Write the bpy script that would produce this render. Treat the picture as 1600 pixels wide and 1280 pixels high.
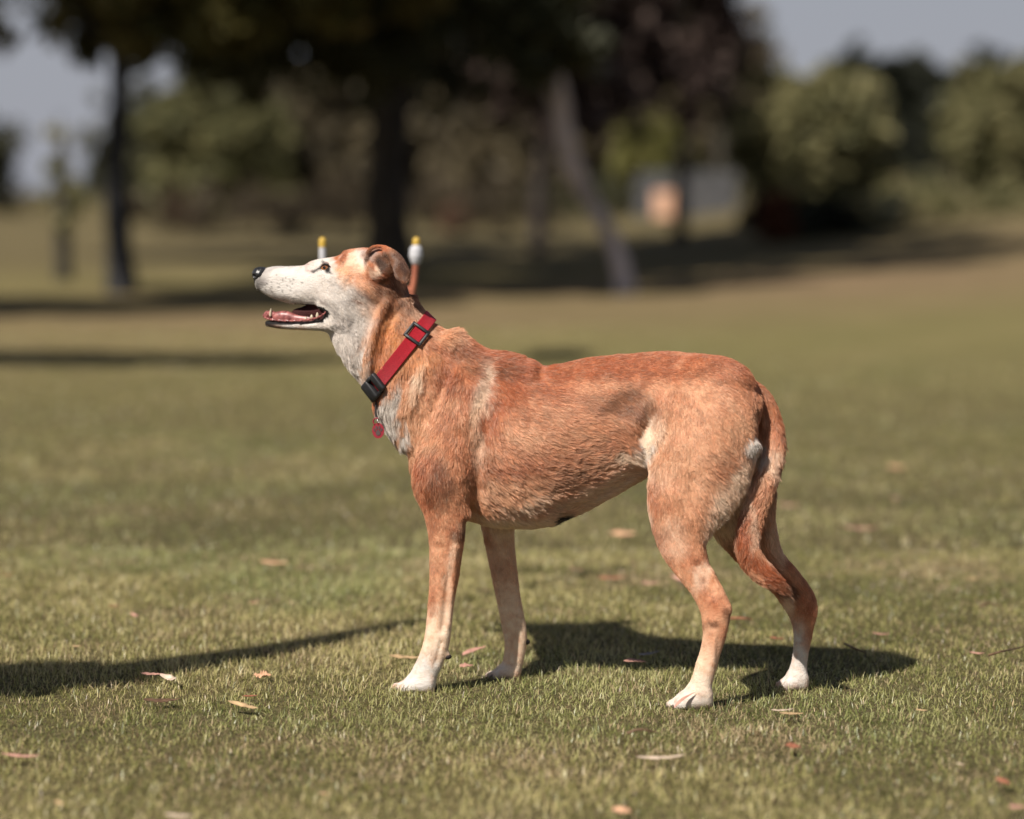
import bpy, math, random
import numpy as np
from mathutils import Vector, Matrix

for o in list(bpy.data.objects):
    bpy.data.objects.remove(o)
random.seed(7)
rng = np.random.default_rng(11)
R = math.radians
COL = bpy.context.scene.collection
SC = bpy.context.scene

# ------------------------------------------------------------------ camera, sky, sun, exposure
CAMH, PITCH, FPX = 0.79, R(4.86), 4000.0
cam_d = bpy.data.cameras.new('camera')
cam = bpy.data.objects.new('camera', cam_d)
COL.objects.link(cam)
cam.location = (0, 0, CAMH)
cam.rotation_euler = (math.pi / 2 - PITCH, 0, 0)
cam_d.sensor_fit = 'HORIZONTAL'
cam_d.sensor_width = 36
cam_d.lens = 90
cam_d.clip_start = 0.05
cam_d.clip_end = 3000
cam_d.dof.use_dof = True
cam_d.dof.focus_distance = 4.0
cam_d.dof.aperture_fstop = 90 / 47.0
cam_d.dof.aperture_blades = 0
SC.camera = cam

SUN = Vector((0.60, 0.72, -1.0)).normalized()      # direction the light travels
w = bpy.data.worlds.new("World")
SC.world = w
w.use_nodes = True
nt = w.node_tree
bg = nt.nodes['Background']
sky = nt.nodes.new('ShaderNodeTexSky')
sky.sky_type = 'NISHITA'
sky.sun_disc = False
sky.sun_elevation = math.asin(-SUN.z)
sky.sun_rotation = math.atan2(-SUN.x, -SUN.y)
sky.air_density = 1.0
sky.dust_density = 1.6
sky.ozone_density = 2.5
# pale haze low over the horizon, fading into the blue
tcw = nt.nodes.new('ShaderNodeTexCoord'); spw = nt.nodes.new('ShaderNodeSeparateXYZ'); mrw = nt.nodes.new('ShaderNodeMapRange')
mrw.interpolation_type = 'SMOOTHSTEP'
mrw.inputs['From Min'].default_value = 0.95; mrw.inputs['From Max'].default_value = 0.0; mrw.inputs['To Min'].default_value = 0.0; mrw.inputs['To Max'].default_value = 0.85
nt.links.new(tcw.outputs['Generated'], spw.inputs[0]); nt.links.new(spw.outputs['Z'], mrw.inputs['Value'])
mxw = nt.nodes.new('ShaderNodeMix'); mxw.data_type = 'RGBA'; mxw.inputs[7].default_value = (7.5, 7.7, 8.7, 1)
nt.links.new(mrw.outputs[0], mxw.inputs[0]); nt.links.new(sky.outputs[0], mxw.inputs[6])
nt.links.new(mxw.outputs[2], bg.inputs[0])
bg.inputs[1].default_value = 0.038
sun_d = bpy.data.lights.new('sun', 'SUN')
sun = bpy.data.objects.new('sun', sun_d)
COL.objects.link(sun)
sun.location = (-3, -5, 8)
sun.rotation_euler = SUN.to_track_quat('-Z', 'Y').to_euler()
sun_d.energy = 5.0
sun_d.angle = R(0.53)
sun_d.color = (1.0, 0.93, 0.84)
SC.view_settings.view_transform = 'Standard'
SC.view_settings.look = 'None'
SC.view_settings.exposure = 0.40
SC.view_settings.gamma = 1.0
SC.render.engine = 'CYCLES'
SC.cycles.max_bounces = 8
SC.cycles.transparent_max_bounces = 16

# ------------------------------------------------------------------ picture <-> world maths
CP, SP = math.cos(PITCH), math.sin(PITCH)
def ray(u, v):
    x = (np.asarray(u, float) - 800) / FPX
    y = -(np.asarray(v, float) - 640) / FPX
    return x, CP + y * SP, -SP + y * CP
def at(u, v, Y):
    x, dy, dz = ray(u, v)
    s = Y / dy
    return np.array([x * s, Y + 0 * s, CAMH + dz * s])
def caster(u, v, z):
    """where a thing z metres up must be for its shadow to fall on the lawn at this place"""
    g_ = ground(u, v)
    return float(g_[0] - .60 * z), float(g_[1] - .72 * z), z
def ground(u, v, z=0.0):
    x, dy, dz = ray(u, v)
    s = (z - CAMH) / dz
    return np.array([x * s, dy * s, z + 0 * s])
YM0, YMS = 4.05, -0.28                               # the dog stands a little askew: mid plane Y = YM0 + YMS*X
def ymid(X): return YM0 + YMS * X
def body_pt(u, v, off=0.0):
    x, dy, dz = ray(u, v)
    s = (YM0 + off) / (dy - YMS * x)
    return np.array([x * s, dy * s, CAMH + dz * s])
def to_px(P):
    P = np.asarray(P, float)
    X, Y, Z = P[..., 0], P[..., 1], P[..., 2] - CAMH
    f = Y * CP - Z * SP
    up = Y * SP + Z * CP
    return 800 + FPX * X / f, 640 - FPX * up / f

def hash3(i, j, k, seed=0):
    n = (i * 73856093) ^ (j * 19349663) ^ (k * 83492791) ^ (seed * 2654435761 & 0x7fffffff)
    n = (n ^ (n >> 13)) * 1274126177
    n = n & 0x7fffffff
    n = (n ^ (n >> 16)) * 668265263
    return (n & 0xffffff) / float(0xffffff)
def noise(P, scale, seed=0):
    """value noise 0..1, P (N,3) metres, scale = cell size"""
    Q = np.asarray(P, float) / scale
    I = np.floor(Q).astype(np.int64)
    F = Q - I
    F = F * F * (3 - 2 * F)
    r = 0
    for a in (0, 1):
        for b in (0, 1):
            for c in (0, 1):
                wgt = (F[..., 0] if a else 1 - F[..., 0]) * (F[..., 1] if b else 1 - F[..., 1]) * (F[..., 2] if c else 1 - F[..., 2])
                r = r + wgt * hash3(I[..., 0] + a, I[..., 1] + b, I[..., 2] + c, seed)
    return r

# ------------------------------------------------------------------ object helpers
def tag(o, label=None, cat=None, group=None, kind=None):
    if label: o['label'] = label
    if cat: o['category'] = cat
    if group: o['group'] = group
    if kind: o['kind'] = kind
    return o
def empty(name, loc, label, cat, group=None, rz=0):
    o = bpy.data.objects.new(name, None)
    COL.objects.link(o)
    o.location = loc
    o.rotation_euler = (0, 0, rz)
    o.empty_display_size = 0.1
    return tag(o, label, cat, group)
def link(name, me, mat, parent=None, loc=None):
    o = bpy.data.objects.new(name, me)
    COL.objects.link(o)
    if mat is not None and not me.materials:
        me.materials.append(mat)
    if loc is not None: o.location = loc
    if parent is not None:
        o.parent = parent
        # meshes are given in world coordinates: undo the place of the thing's Empty (parts themselves sit at identity)
        if parent.parent is None:
            o.matrix_parent_inverse = Matrix.Translation(parent.location).inverted()
    return o
def np_mesh(name, V, F, smooth=True, color=None, cname='tint'):
    """V (n,3); F (m,3) or (m,4) array, or list of such arrays"""
    me = bpy.data.meshes.new(name)
    V = np.asarray(V, np.float32)
    Fs = F if isinstance(F, list) else [F]
    Fs = [np.asarray(f, np.int32) for f in Fs if len(f)]
    tot = sum(f.size for f in Fs); nf = sum(len(f) for f in Fs)
    me.vertices.add(len(V)); me.vertices.foreach_set('co', V.ravel())
    me.loops.add(tot); me.loops.foreach_set('vertex_index', np.concatenate([f.ravel() for f in Fs]))
    me.polygons.add(nf)
    ln = np.concatenate([np.full(len(f), f.shape[1], np.int32) for f in Fs])
    st = np.concatenate([[0], np.cumsum(ln)[:-1]]).astype(np.int32)
    me.polygons.foreach_set('loop_start', st)
    me.polygons.foreach_set('loop_total', ln)
    me.update(calc_edges=True)
    me.polygons.foreach_set('use_smooth', np.full(nf, smooth))
    if color is not None:
        c = np.ones((len(V), 4), np.float32); c[:, :3] = color
        at_ = me.color_attributes.new(cname, 'FLOAT_COLOR', 'POINT')
        at_.data.foreach_set('color', c.ravel())
    me.validate(verbose=False)
    return me

def new_mat(name, base=(0.5, 0.5, 0.5), rough=0.6, spec=0.3):
    m = bpy.data.materials.new(name)
    m.use_nodes = True
    b = m.node_tree.nodes['Principled BSDF']
    b.inputs['Base Color'].default_value = (*base, 1)
    b.inputs['Roughness'].default_value = rough
    b.inputs['Specular IOR Level'].default_value = spec
    return m
def noise_mat(name, c1, c2, scale=5, rough=0.7, detail=6, bump=0.0, spec=0.3, coord='Object', stretch=None, pos=(0.35, 0.65), bscale=None):
    m = new_mat(name, c1, rough, spec)
    t = m.node_tree; b = t.nodes['Principled BSDF']
    tc = t.nodes.new('ShaderNodeTexCoord'); mp = t.nodes.new('ShaderNodeMapping')
    t.links.new(tc.outputs[coord], mp.inputs[0])
    if stretch: mp.inputs['Scale'].default_value = stretch
    n = t.nodes.new('ShaderNodeTexNoise'); n.inputs['Scale'].default_value = scale; n.inputs['Detail'].default_value = detail
    t.links.new(mp.outputs[0], n.inputs['Vector'])
    r = t.nodes.new('ShaderNodeValToRGB')
    r.color_ramp.elements[0].position = pos[0]; r.color_ramp.elements[1].position = pos[1]
    r.color_ramp.elements[0].color = (*c1, 1); r.color_ramp.elements[1].color = (*c2, 1)
    t.links.new(n.outputs[0], r.inputs[0]); t.links.new(r.outputs[0], b.inputs['Base Color'])
    if bump:
        bn = t.nodes.new('ShaderNodeBump'); bn.inputs['Strength'].default_value = bump
        if bscale:
            n2 = t.nodes.new('ShaderNodeTexNoise'); n2.inputs['Scale'].default_value = bscale
            t.links.new(mp.outputs[0], n2.inputs['Vector']); t.links.new(n2.outputs[0], bn.inputs['Height'])
        else:
            t.links.new(n.outputs[0], bn.inputs['Height'])
        t.links.new(bn.outputs[0], b.inputs['Normal'])
    return m
def tint_mat(name, attr='tint', rough=0.6, spec=0.25, trans=0.0, mult=None):
    """colour from a mesh attribute, optional leaf translucency"""
    m = new_mat(name, (0.5,) * 3, rough, spec)
    t = m.node_tree; b = t.nodes['Principled BSDF']; out = t.nodes['Material Output']
    a = t.nodes.new('ShaderNodeAttribute'); a.attribute_name = attr
    t.links.new(a.outputs['Color'], b.inputs['Base Color'])
    if trans:
        tr = t.nodes.new('ShaderNodeBsdfTranslucent'); mx = t.nodes.new('ShaderNodeMixShader')
        mx.inputs[0].default_value = trans
        t.links.new(a.outputs['Color'], tr.inputs[0])
        t.links.new(b.outputs[0], mx.inputs[1]); t.links.new(tr.outputs[0], mx.inputs[2])
        t.links.new(mx.outputs[0], out.inputs[0])
    return m

class MB:
    """collects simple solids as one mesh"""
    def __init__(s): s.V = []; s.F3 = []; s.F4 = []; s.n = 0
    def add(s, V, F):
        V = np.asarray(V, float)
        F = np.asarray(F, int) + s.n
        s.V.append(V); (s.F3 if F.shape[1] == 3 else s.F4).append(F); s.n += len(V)
    def tube(s, pts, rad, seg=10, cap=True, flat=1.0, flat_axis=None, closed=False):
        pts = np.asarray(pts, float); n = len(pts)
        rad = np.full(n, rad, float) if np.isscalar(rad) else np.asarray(rad, float)
        T = np.gradient(pts, axis=0)
        if closed:
            T = np.roll(pts, -1, 0) - np.roll(pts, 1, 0)
        T /= np.linalg.norm(T, axis=1)[:, None] + 1e-12
        ref = np.array([0, 0, 1.0]) if abs(T[0][2]) < 0.9 else np.array([0, 1.0, 0])
        A = np.cross(T[0], ref); A /= np.linalg.norm(A)
        rings = []
        th = np.linspace(0, 2 * np.pi, seg, endpoint=False)
        for i in range(n):
            A = A - T[i] * A.dot(T[i]); A /= np.linalg.norm(A) + 1e-12
            B = np.cross(T[i], A)
            rings.append(pts[i] + rad[i] * (np.cos(th)[:, None] * A + np.sin(th)[:, None] * B * flat))
        V = np.concatenate(rings); F = []
        for i in range(n if closed else n - 1):
            i2 = (i + 1) % n
            for j in range(seg):
                j2 = (j + 1) % seg
                F.append((i * seg + j, i * seg + j2, i2 * seg + j2, i2 * seg + j))
        s.add(V, F)
        if cap and not closed:
            for i, e in ((0, pts[0] - T[0] * rad[0] * .5), (n - 1, pts[-1] + T[-1] * rad[-1] * .5)):
                Vc = np.concatenate([rings[i], [e]])
                s.add(Vc, [(j, (j + 1) % seg, seg) if i else ((j + 1) % seg, j, seg) for j in range(seg)])
    def box(s, c, size, M=None, bevel=0.0):
        sx, sy, sz = np.array(size) / 2.0
        b = min(bevel, sx * .9, sy * .9, sz * .9)
        V = []; F = []
        if b <= 0:
            V = np.array([(x, y, z) for x in (-sx, sx) for y in (-sy, sy) for z in (-sz, sz)])
            F = [(0, 1, 3, 2), (4, 6, 7, 5), (0, 4, 5, 1), (2, 3, 7, 6), (0, 2, 6, 4), (1, 5, 7, 3)]
        else:                                     # bevelled in x,z outline and in y
            def ring(ox, oz, y, k=3):
                r = []
                for qx, qz, a0 in ((1, 1, 0), (-1, 1, 90), (-1, -1, 180), (1, -1, 270)):
                    for a in np.linspace(a0, a0 + 90, k + 1):
                        r.append((qx * (ox - b) + b * math.cos(R(a)), y, qz * (oz - b) + b * math.sin(R(a))))
                return r
            rs = [ring(sx - b * .6, sz - b * .6, -sy), ring(sx, sz, -sy + b * .6), ring(sx, sz, sy - b * .6), ring(sx - b * .6, sz - b * .6, sy)]
            m = len(rs[0]); V = np.array(sum(rs, []) + [(0, -sy, 0), (0, sy, 0)])
            for i in range(3):
                for j in range(m):
                    j2 = (j + 1) % m
                    F.append((i * m + j, i * m + j2, (i + 1) * m + j2, (i + 1) * m + j))
            F3 = [(4 * m, (j + 1) % m, j) for j in range(m)] + [(4 * m + 1, 3 * m + j, 3 * m + (j + 1) % m) for j in range(m)]
        if M is not None: V = V @ np.array(M).T
        V = V + np.array(c)
        if b > 0:
            n0 = s.n; s.add(V, F); s.F3.append(np.array(F3) + n0)
        else: s.add(V, F)
    def build(s, name, mat, parent=None, smooth=True, color=None):
        Fs = []
        if s.F4: Fs.append(np.concatenate(s.F4))
        if s.F3: Fs.append(np.concatenate(s.F3))
        V = np.concatenate(s.V)
        if color is not None: color = np.broadcast_to(color, (len(V), 3))
        return link(name, np_mesh(name, V, Fs, smooth, color), mat, parent)

# ------------------------------------------------------------------ the ground
def ground_material():
    m = new_mat('lawn_ground', (0.1, 0.1, 0.04), 0.95, 0.1)
    t = m.node_tree; b = t.nodes['Principled BSDF']; L = t.links
    tc = t.nodes.new('ShaderNodeTexCoord')
    def nz(scale, detail=4, vec=None, rough=.55):
        n = t.nodes.new('ShaderNodeTexNoise'); n.inputs['Scale'].default_value = scale
        n.inputs['Detail'].default_value = detail; n.inputs['Roughness'].default_value = rough
        L.new(vec or tc.outputs['Object'], n.inputs['Vector']); return n.outputs[0]
    def ramp(src, p0, p1, c0, c1):
        r = t.nodes.new('ShaderNodeValToRGB'); e = r.color_ramp.elements
        e[0].position = p0; e[1].position = p1; e[0].color = (*c0, 1); e[1].color = (*c1, 1)
        L.new(src, r.inputs[0]); return r.outputs[0]
    def mix(f, a, c):
        x = t.nodes.new('ShaderNodeMix'); x.data_type = 'RGBA'
        L.new(f, x.inputs[0]); L.new(a, x.inputs[6]); L.new(c, x.inputs[7]); return x.outputs[2]
    green = ramp(nz(1.6, 5), .35, .7, (0.135, 0.122, 0.046), (0.205, 0.168, 0.074))
    fine = ramp(nz(90, 4), .3, .75, (0.065, 0.062, 0.025), (0.24, 0.20, 0.085))
    mm = t.nodes.new('ShaderNodeMix'); mm.data_type = 'RGBA'; mm.inputs[0].default_value = .35
    L.new(green, mm.inputs[6]); L.new(fine, mm.inputs[7])
    # near the camera the soil under the blades is darker thatch; far away the lawn colour stands for blades and all
    sp = t.nodes.new('ShaderNodeSeparateXYZ'); L.new(tc.outputs['Object'], sp.inputs[0])
    near = t.nodes.new('ShaderNodeMapRange'); near.inputs['From Min'].default_value = 7; near.inputs['From Max'].default_value = 13
    L.new(sp.outputs['Y'], near.inputs['Value'])
    thatch = ramp(nz(60, 5), .3, .7, (0.040, 0.035, 0.017), (0.14, 0.115, 0.056))
    base = mix(near.outputs[0], thatch, mm.outputs[2])
    # leaf litter and worn turf under the far trees
    lit = t.nodes.new('ShaderNodeMapRange'); lit.inputs['From Min'].default_value = 21; lit.inputs['From Max'].default_value = 30; lit.inputs['To Max'].default_value = .6
    L.new(sp.outputs['Y'], lit.inputs['Value'])
    base = mix(lit.outputs[0], base, ramp(nz(.5, 5), .35, .65, (0.065, 0.052, 0.030), (0.12, 0.095, 0.052)))
    # worn reddish earth across the far side of the lawn
    mp = t.nodes.new('ShaderNodeMapping'); mp.inputs['Scale'].default_value = (.16, .8, 1)
    L.new(tc.outputs['Object'], mp.inputs[0])
    worn = ramp(nz(1.0, 4, mp.outputs[0]), .48, .66, (0, 0, 0), (1, 1, 1))
    band = t.nodes.new('ShaderNodeValToRGB')
    mr = t.nodes.new('ShaderNodeMapRange'); mr.inputs['From Min'].default_value = 0; mr.inputs['From Max'].default_value = 50
    addx = t.nodes.new('ShaderNodeMath'); addx.operation = 'MULTIPLY_ADD'; addx.inputs[1].default_value = -1.1
    L.new(sp.outputs['X'], addx.inputs[0]); L.new(sp.outputs['Y'], addx.inputs[2])
    L.new(addx.outputs[0], mr.inputs['Value']); L.new(mr.outputs[0], band.inputs[0])
    e = band.color_ramp.elements
    e[0].position = .24; e[0].color = (0, 0, 0, 1); e[1].position = .33; e[1].color = (.95, .95, .95, 1)
    e2 = e.new(.38); e2.color = (.85, .85, .85, 1); e3 = e.new(.50); e3.color = (.15, .15, .15, 1)
    wm = t.nodes.new('ShaderNodeMath'); wm.operation = 'MULTIPLY'
    L.new(band.outputs[0], wm.inputs[0])
    wa = t.nodes.new('ShaderNodeMapRange'); wa.inputs['To Min'].default_value = .45; wa.inputs['To Max'].default_value = 1.0
    L.new(worn, wa.inputs['Value']); L.new(wa.outputs[0], wm.inputs[1])
    dirt = ramp(nz(3, 5), .3, .7, (0.165, 0.105, 0.066), (0.225, 0.150, 0.095))
    L.new(mix(wm.outputs[0], base, dirt), b.inputs['Base Color'])
    bp = t.nodes.new('ShaderNodeBump'); bp.inputs['Strength'].default_value = .5; bp.inputs['Distance'].default_value = .02
    L.new(nz(60, 4), bp.inputs['Height']); L.new(bp.outputs[0], b.inputs['Normal'])
    return m
def gz(X, Y):
    """lie of the land: flat round the dog, a gentle bank far right, a valley dip far left"""
    X = np.asarray(X, float); Y = np.asarray(Y, float)
    far = np.clip((Y - 25) / 60, 0, 1)
    return 0.9 * np.clip((X - .5) / 9, 0, 1.6) * np.clip((Y - 11) / 25, 0, 1.5)
ys = np.concatenate([np.linspace(-12, 16, 57), np.geomspace(16.5, 1500, 70)])
xs = np.concatenate([-np.geomspace(30, 1200, 22)[::-1], np.linspace(-29, 29, 80), np.geomspace(30, 1200, 22)])
GX, GY = np.meshgrid(xs, ys)
GZ = gz(GX, GY)
V = np.stack([GX, GY, GZ], -1).reshape(-1, 3)
nx = len(xs); ii = np.arange(len(ys) - 1)[:, None] * nx + np.arange(nx - 1)[None, :]
ii = ii.ravel()
g = link('ground', np_mesh('ground', V, np.stack([ii, ii + 1, ii + nx + 1, ii + nx], -1)), ground_material())
tag(g, kind='structure', label='mown park lawn ground reaching back under the far trees')

# ------------------------------------------------------------------ grass blades
def make_grass():
    Ps = []; D = []
    for y0, y1, dens in ((2.7, 5.6, 44000), (5.6, 8.5, 8500), (8.5, 15, 1500)):
        ym = np.linspace(y0, y1, 60)
        area = float(np.mean(2 * (.205 * ym + .35)) * (y1 - y0))
        n = int(area * dens)
        y = y0 + (y1 - y0) * rng.random(int(n * 1.7)); wmax = .205 * y1 + .35
        x = (rng.random(len(y)) * 2 - 1) * wmax
        k = np.abs(x) < .205 * y + .35
        x, y = x[k][:n], y[k][:n]
        Ps.append(np.stack([x, y], -1)); D.append(np.full(len(x), {44000: .86, 8500: 1.35, 1500: 2.2}[dens]))
    # thinner cover to both sides, beyond what the photograph shows
    for sd_ in (-1, 1):
        m_ = 90000; y = 2.4 + 11 * rng.random(m_) ** 1.3; x = sd_ * (.205 * y + .35 + 1.6 * rng.random(m_))
        Ps.append(np.stack([x, y], -1)); D.append(np.full(m_, 1.6))
    P = np.concatenate(Ps); big = np.concatenate(D); n = len(P)
    P3 = np.concatenate([P, np.zeros((n, 1))], 1)
    tuft = noise(P3, .035, 1); patch = noise(P3, .16, 2); broad = noise(P3, .55, 3)
    dry = noise(P3, .09, 4) * .5 + noise(P3, .3, 5) * .5
    L = (.007 + .009 * tuft * (.5 + patch) + .008 * rng.random(n)) * (1 + .35 * (rng.random(n) < .05)) 
    L *= (.8 + .35 * broad)
    az = rng.random(n) * 2 * np.pi
    # neighbours lean together a little
    az = np.where(rng.random(n) < .22, noise(P3, .05, 6) * 4 * np.pi, az)
    lean = .2 + 1.2 * rng.random(n)
    lean = np.where(rng.random(n) < .12, 1.25, lean)
    wd = (.0010 + .0008 * rng.random(n)) * big
    L = L * (1 + .12 * (big - 1))
    d = np.stack([np.cos(az), np.sin(az)], -1)
    faz = az + np.pi / 2 + (rng.random(n) - .5) * 1.4
    s = np.stack([np.cos(faz), np.sin(faz), np.zeros(n)], -1) * (wd / 2)[:, None]
    def pt(t):
        a = lean * (.55 + .6 * t)
        return np.concatenate([P + d * (L * t * np.sin(a))[:, None], (L * t * np.cos(a))[:, None] - .002], 1)
    b0 = pt(0.0); b1 = pt(.55); b2 = pt(1.0)
    V = np.stack([b0 - s, b0 + s, b1 - s * .85, b1 + s * .85, b2], 1).reshape(-1, 3)
    i = np.arange(n)[:, None] * 5
    F4 = i + np.array([[0, 1, 3, 2]]); F3 = i + np.array([[2, 3, 4]])
    # blade colours, darker at the root and paler at the tip
    g1 = np.array([.115, .132, .034]); g2 = np.array([.31, .29, .095]); g3 = np.array([.56, .48, .235])
    straw = np.array([.56, .43, .25]); brown = np.array([.17, .105, .055])
    q = np.clip(rng.random(n) * 1.0 - .08 + (patch - .5) * .55 + (broad - .5) * .4 + .08, 0, 1)[:, None]
    c = np.where(q < .5, g1 + (g2 - g1) * q * 2, g2 + (g3 - g2) * (q - .5) * 2)
    cool = np.clip((noise(P3, .42, 8) - .45) * 3, 0, 1)[:, None]
    c = c * 1.13 * (1 - cool * np.array([.13, .02, .06]))
    r = rng.random(n)
    Gp = np.zeros(n)
    for (u_, v_, rx_, ry_) in [(1200, 1160, .16, .22), (830, 1195, .08, .12), (200, 822, .30, .35), (1010, 895, .22, .18), (260, 1000, .12, .15), (60, 1235, .1, .12), (1460, 900, .2, .25), (520, 1120, .08, .12), (1120, 1250, .12, .1), (700, 880, .15, .2)]:
        c_ = ground(u_, v_); Gp += np.exp(-((P[:, 0] - c_[0]) / rx_) ** 2 - ((P[:, 1] - c_[1]) / ry_) ** 2)
    dry = dry + .30 * np.clip(Gp, 0, 1) * (.5 + tuft)
    isdry = r < (.07 + .60 * np.clip(dry - .55, 0, 1) * 2)
    c = np.where(isdry[:, None], straw * (.65 + .5 * rng.random((n, 1))), c)
    c = np.where((rng.random(n) < .05)[:, None], brown, c)
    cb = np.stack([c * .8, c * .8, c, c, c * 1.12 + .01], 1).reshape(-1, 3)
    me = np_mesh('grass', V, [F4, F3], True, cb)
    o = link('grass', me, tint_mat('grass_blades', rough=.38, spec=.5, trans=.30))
    tag(o, 'short green lawn grass with dry straw coloured blades mixed in', 'grass', kind='stuff')
make_grass()
# ------------------------------------------------------------------ trees, bushes and small far things
LEAFM = {}
def leaf_mat(rough=.55, trans=.3):
    k = (rough, trans)
    if k not in LEAFM: LEAFM[k] = tint_mat('foliage', rough=rough, spec=.2, trans=trans)
    return LEAFM[k]
def foliage(name, blobs, n, size, cols, parent, clump=.34, droop=0.0, density_noise=.9):
    """thousands of leaf-sized faces gathered in clumps through the volume of a crown"""
    vol = np.array([b[3] * b[4] * b[5] for b in blobs]); vol = vol / vol.sum()
    nc = max(10, n // 45)
    bi = rng.choice(len(blobs), nc, p=vol); B = np.array(blobs)[bi]
    d = rng.normal(size=(nc, 3)); d /= np.linalg.norm(d, axis=1)[:, None]
    rr = (.25 + .75 * rng.random(nc) ** .55)[:, None]
    cc = B[:, :3] + d * rr * B[:, 3:6]
    keep = noise(cc, max(.25, B[:, 3].mean() * .35), 77) > .5 - .5 * density_noise * .6
    cc = cc[keep]; nc = len(cc)
    crad = clump * B[keep, 3].clip(.3, 1.6) * (.5 + .6 * rng.random(nc))
    ci = rng.integers(0, nc, n)
    e = rng.normal(size=(n, 3)); e /= np.linalg.norm(e, axis=1)[:, None]
    P = cc[ci] + e * (crad[ci] * rng.random(n) ** .5)[:, None]
    P[:, 2] -= droop * rng.random(n)
    P[:, 2] = np.maximum(P[:, 2], .03 + gz(P[:, 0], P[:, 1]))
    nrm = e * .7 + rng.normal(size=(n, 3)) * .6 + np.array([0, 0, .5]); nrm /= np.linalg.norm(nrm, axis=1)[:, None]
    a = np.cross(nrm, rng.normal(size=(n, 3))); a /= np.linalg.norm(a, axis=1)[:, None] + 1e-9
    b = np.cross(nrm, a)
    s = (size * (.6 + .8 * rng.random(n)))[:, None]
    V = np.stack([P - a * s, P + b * s * .38, P + a * s, P - b * s * .38], 1).reshape(-1, 3)
    F = np.arange(n * 4).reshape(n, 4)
    cols = np.array(cols)
    ck = rng.random(nc)[ci]; q = np.clip(ck * .7 + rng.random(n) * .45 - .08, 0, .999) * (len(cols) - 1)
    i0 = q.astype(int); f = (q - i0)[:, None]
    c = cols[i0] * (1 - f) + cols[np.minimum(i0 + 1, len(cols) - 1)] * f
    me = np_mesh(name, V, F, False, np.repeat(c, 4, 0))
    return link(name, me, leaf_mat(), parent)
def wood(name, base, pts, rads, col, parent, limbs=()):
    mb = MB(); P = catmull_(pts, 6)
    rr = np.interp(np.linspace(0, 1, len(P)), np.linspace(0, 1, len(rads)), rads) * (1 + .08 * np.sin(np.arange(len(P)) * 1.7))
    mb.tube(P, rr, 12)
    for (lp, lr) in limbs:
        L_ = catmull_(lp, 5); mb.tube(L_, np.linspace(lr, lr * .3, len(L_)), 8)
    key = 'bark_%d' % int(col[0] * 1000)
    m = bpy.data.materials.get(key) or noise_mat(key, tuple(c * .6 for c in col), tuple(min(1, c * 1.25) for c in col), 9, .85, 6, .6, .2, stretch=(1, 1, .3))
    return mb.build(name, m, parent)
def catmull_(P, n):
    P = np.asarray(P, float); Q = np.concatenate([[2 * P[0] - P[1]], P, [2 * P[-1] - P[-2]]]); out = []
    for i in range(1, len(Q) - 2):
        for t in np.linspace(0, 1, n, endpoint=False):
            a, b, c, d = Q[i - 1], Q[i], Q[i + 1], Q[i + 2]
            out.append(.5 * (2 * b + (c - a) * t + (2 * a - 5 * b + 4 * c - d) * t * t + (3 * b - a - 3 * c + d) * t ** 3))
    return np.array(out + [P[-1]])
def px(u, Y): return float((u - 800) / FPX * Y)
def zz(v, Y): return float(at(800, v, Y)[2])
def tree(name, label, cat, base, trunk_pts, rads, bark, blobs, n, size, cols, group=None, limbs=None, **kw):
    base = (float(base[0]), float(base[1]), float(gz(base[0], base[1])))
    root = empty(name, base, label, cat, group)
    if limbs is None:
        limbs = []
        top = np.array(trunk_pts[-1]); mid = np.array(trunk_pts[-2])
        for b in blobs[:7]:
            c = np.array(b[:3]); limbs.append(([mid, (mid + c) / 2 + [0, 0, .15], c], rads[-1] * .7))
    wood('trunk', base, trunk_pts, rads, bark, root, limbs)
    foliage('crown', blobs, n, size, cols, root, **kw)
    return root
DK = [(.026, .028, .014), (.050, .052, .026), (.085, .085, .042)]
OL = [(.060, .064, .028), (.14, .135, .060), (.26, .24, .115), (.36, .33, .17)]
YG = [(.08, .085, .024), (.16, .155, .045), (.24, .22, .075)]
PL = [(.075, .050, .045), (.13, .092, .078), (.20, .15, .125)]
BR = [(.060, .050, .032), (.12, .098, .060), (.19, .155, .09)]
MD = [(.035, .036, .020), (.065, .066, .036), (.11, .105, .06)]
D2 = [(.012, .014, .009), (.026, .029, .018), (.045, .047, .030)]
UB = [(.045, .034, .022), (.085, .066, .042), (.13, .10, .065)]
BG = 'trees and bushes at the far side of the park'
# 1 the big dark tree behind the dog's head
Y = 26; X = px(612, Y)
tree('shade_tree', 'broad dark tree with the thickest trunk, standing behind the dog\'s head', 'tree', (X, Y), [(X, Y, -.1), (X - .05, Y, 1.0), (X + .04, Y, 2.0), (X - .1, Y, 3.4)], [.27, .20, .185, .16], (.045, .038, .032),
     [(X - 1.3, Y, 3.9, 1.6, 1.6, 1.7), (X + .7, Y + .3, 3.6, 1.1, 1.4, 1.5), (X - .4, Y - .6, 3.1, 1.2, 1.2, 1.3), (X - 2.2, Y - .6, 3.0, 1.0, 1.2, .95), (X - .2, Y + 1, 2.6, 1.3, 1.0, .95), (X - 1.2, Y + .6, 2.5, 1.1, 1.0, .8), (X - 1.7, Y - 2, 4.3, 1.6, 1.3, .9), (X, Y, 5.2, 2.3, 2.2, 1.4), (X + .3, Y - 1.2, 3.0, .8, .8, 1.0)],
     32000, .13, DK, BG, clump=.40)
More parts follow.
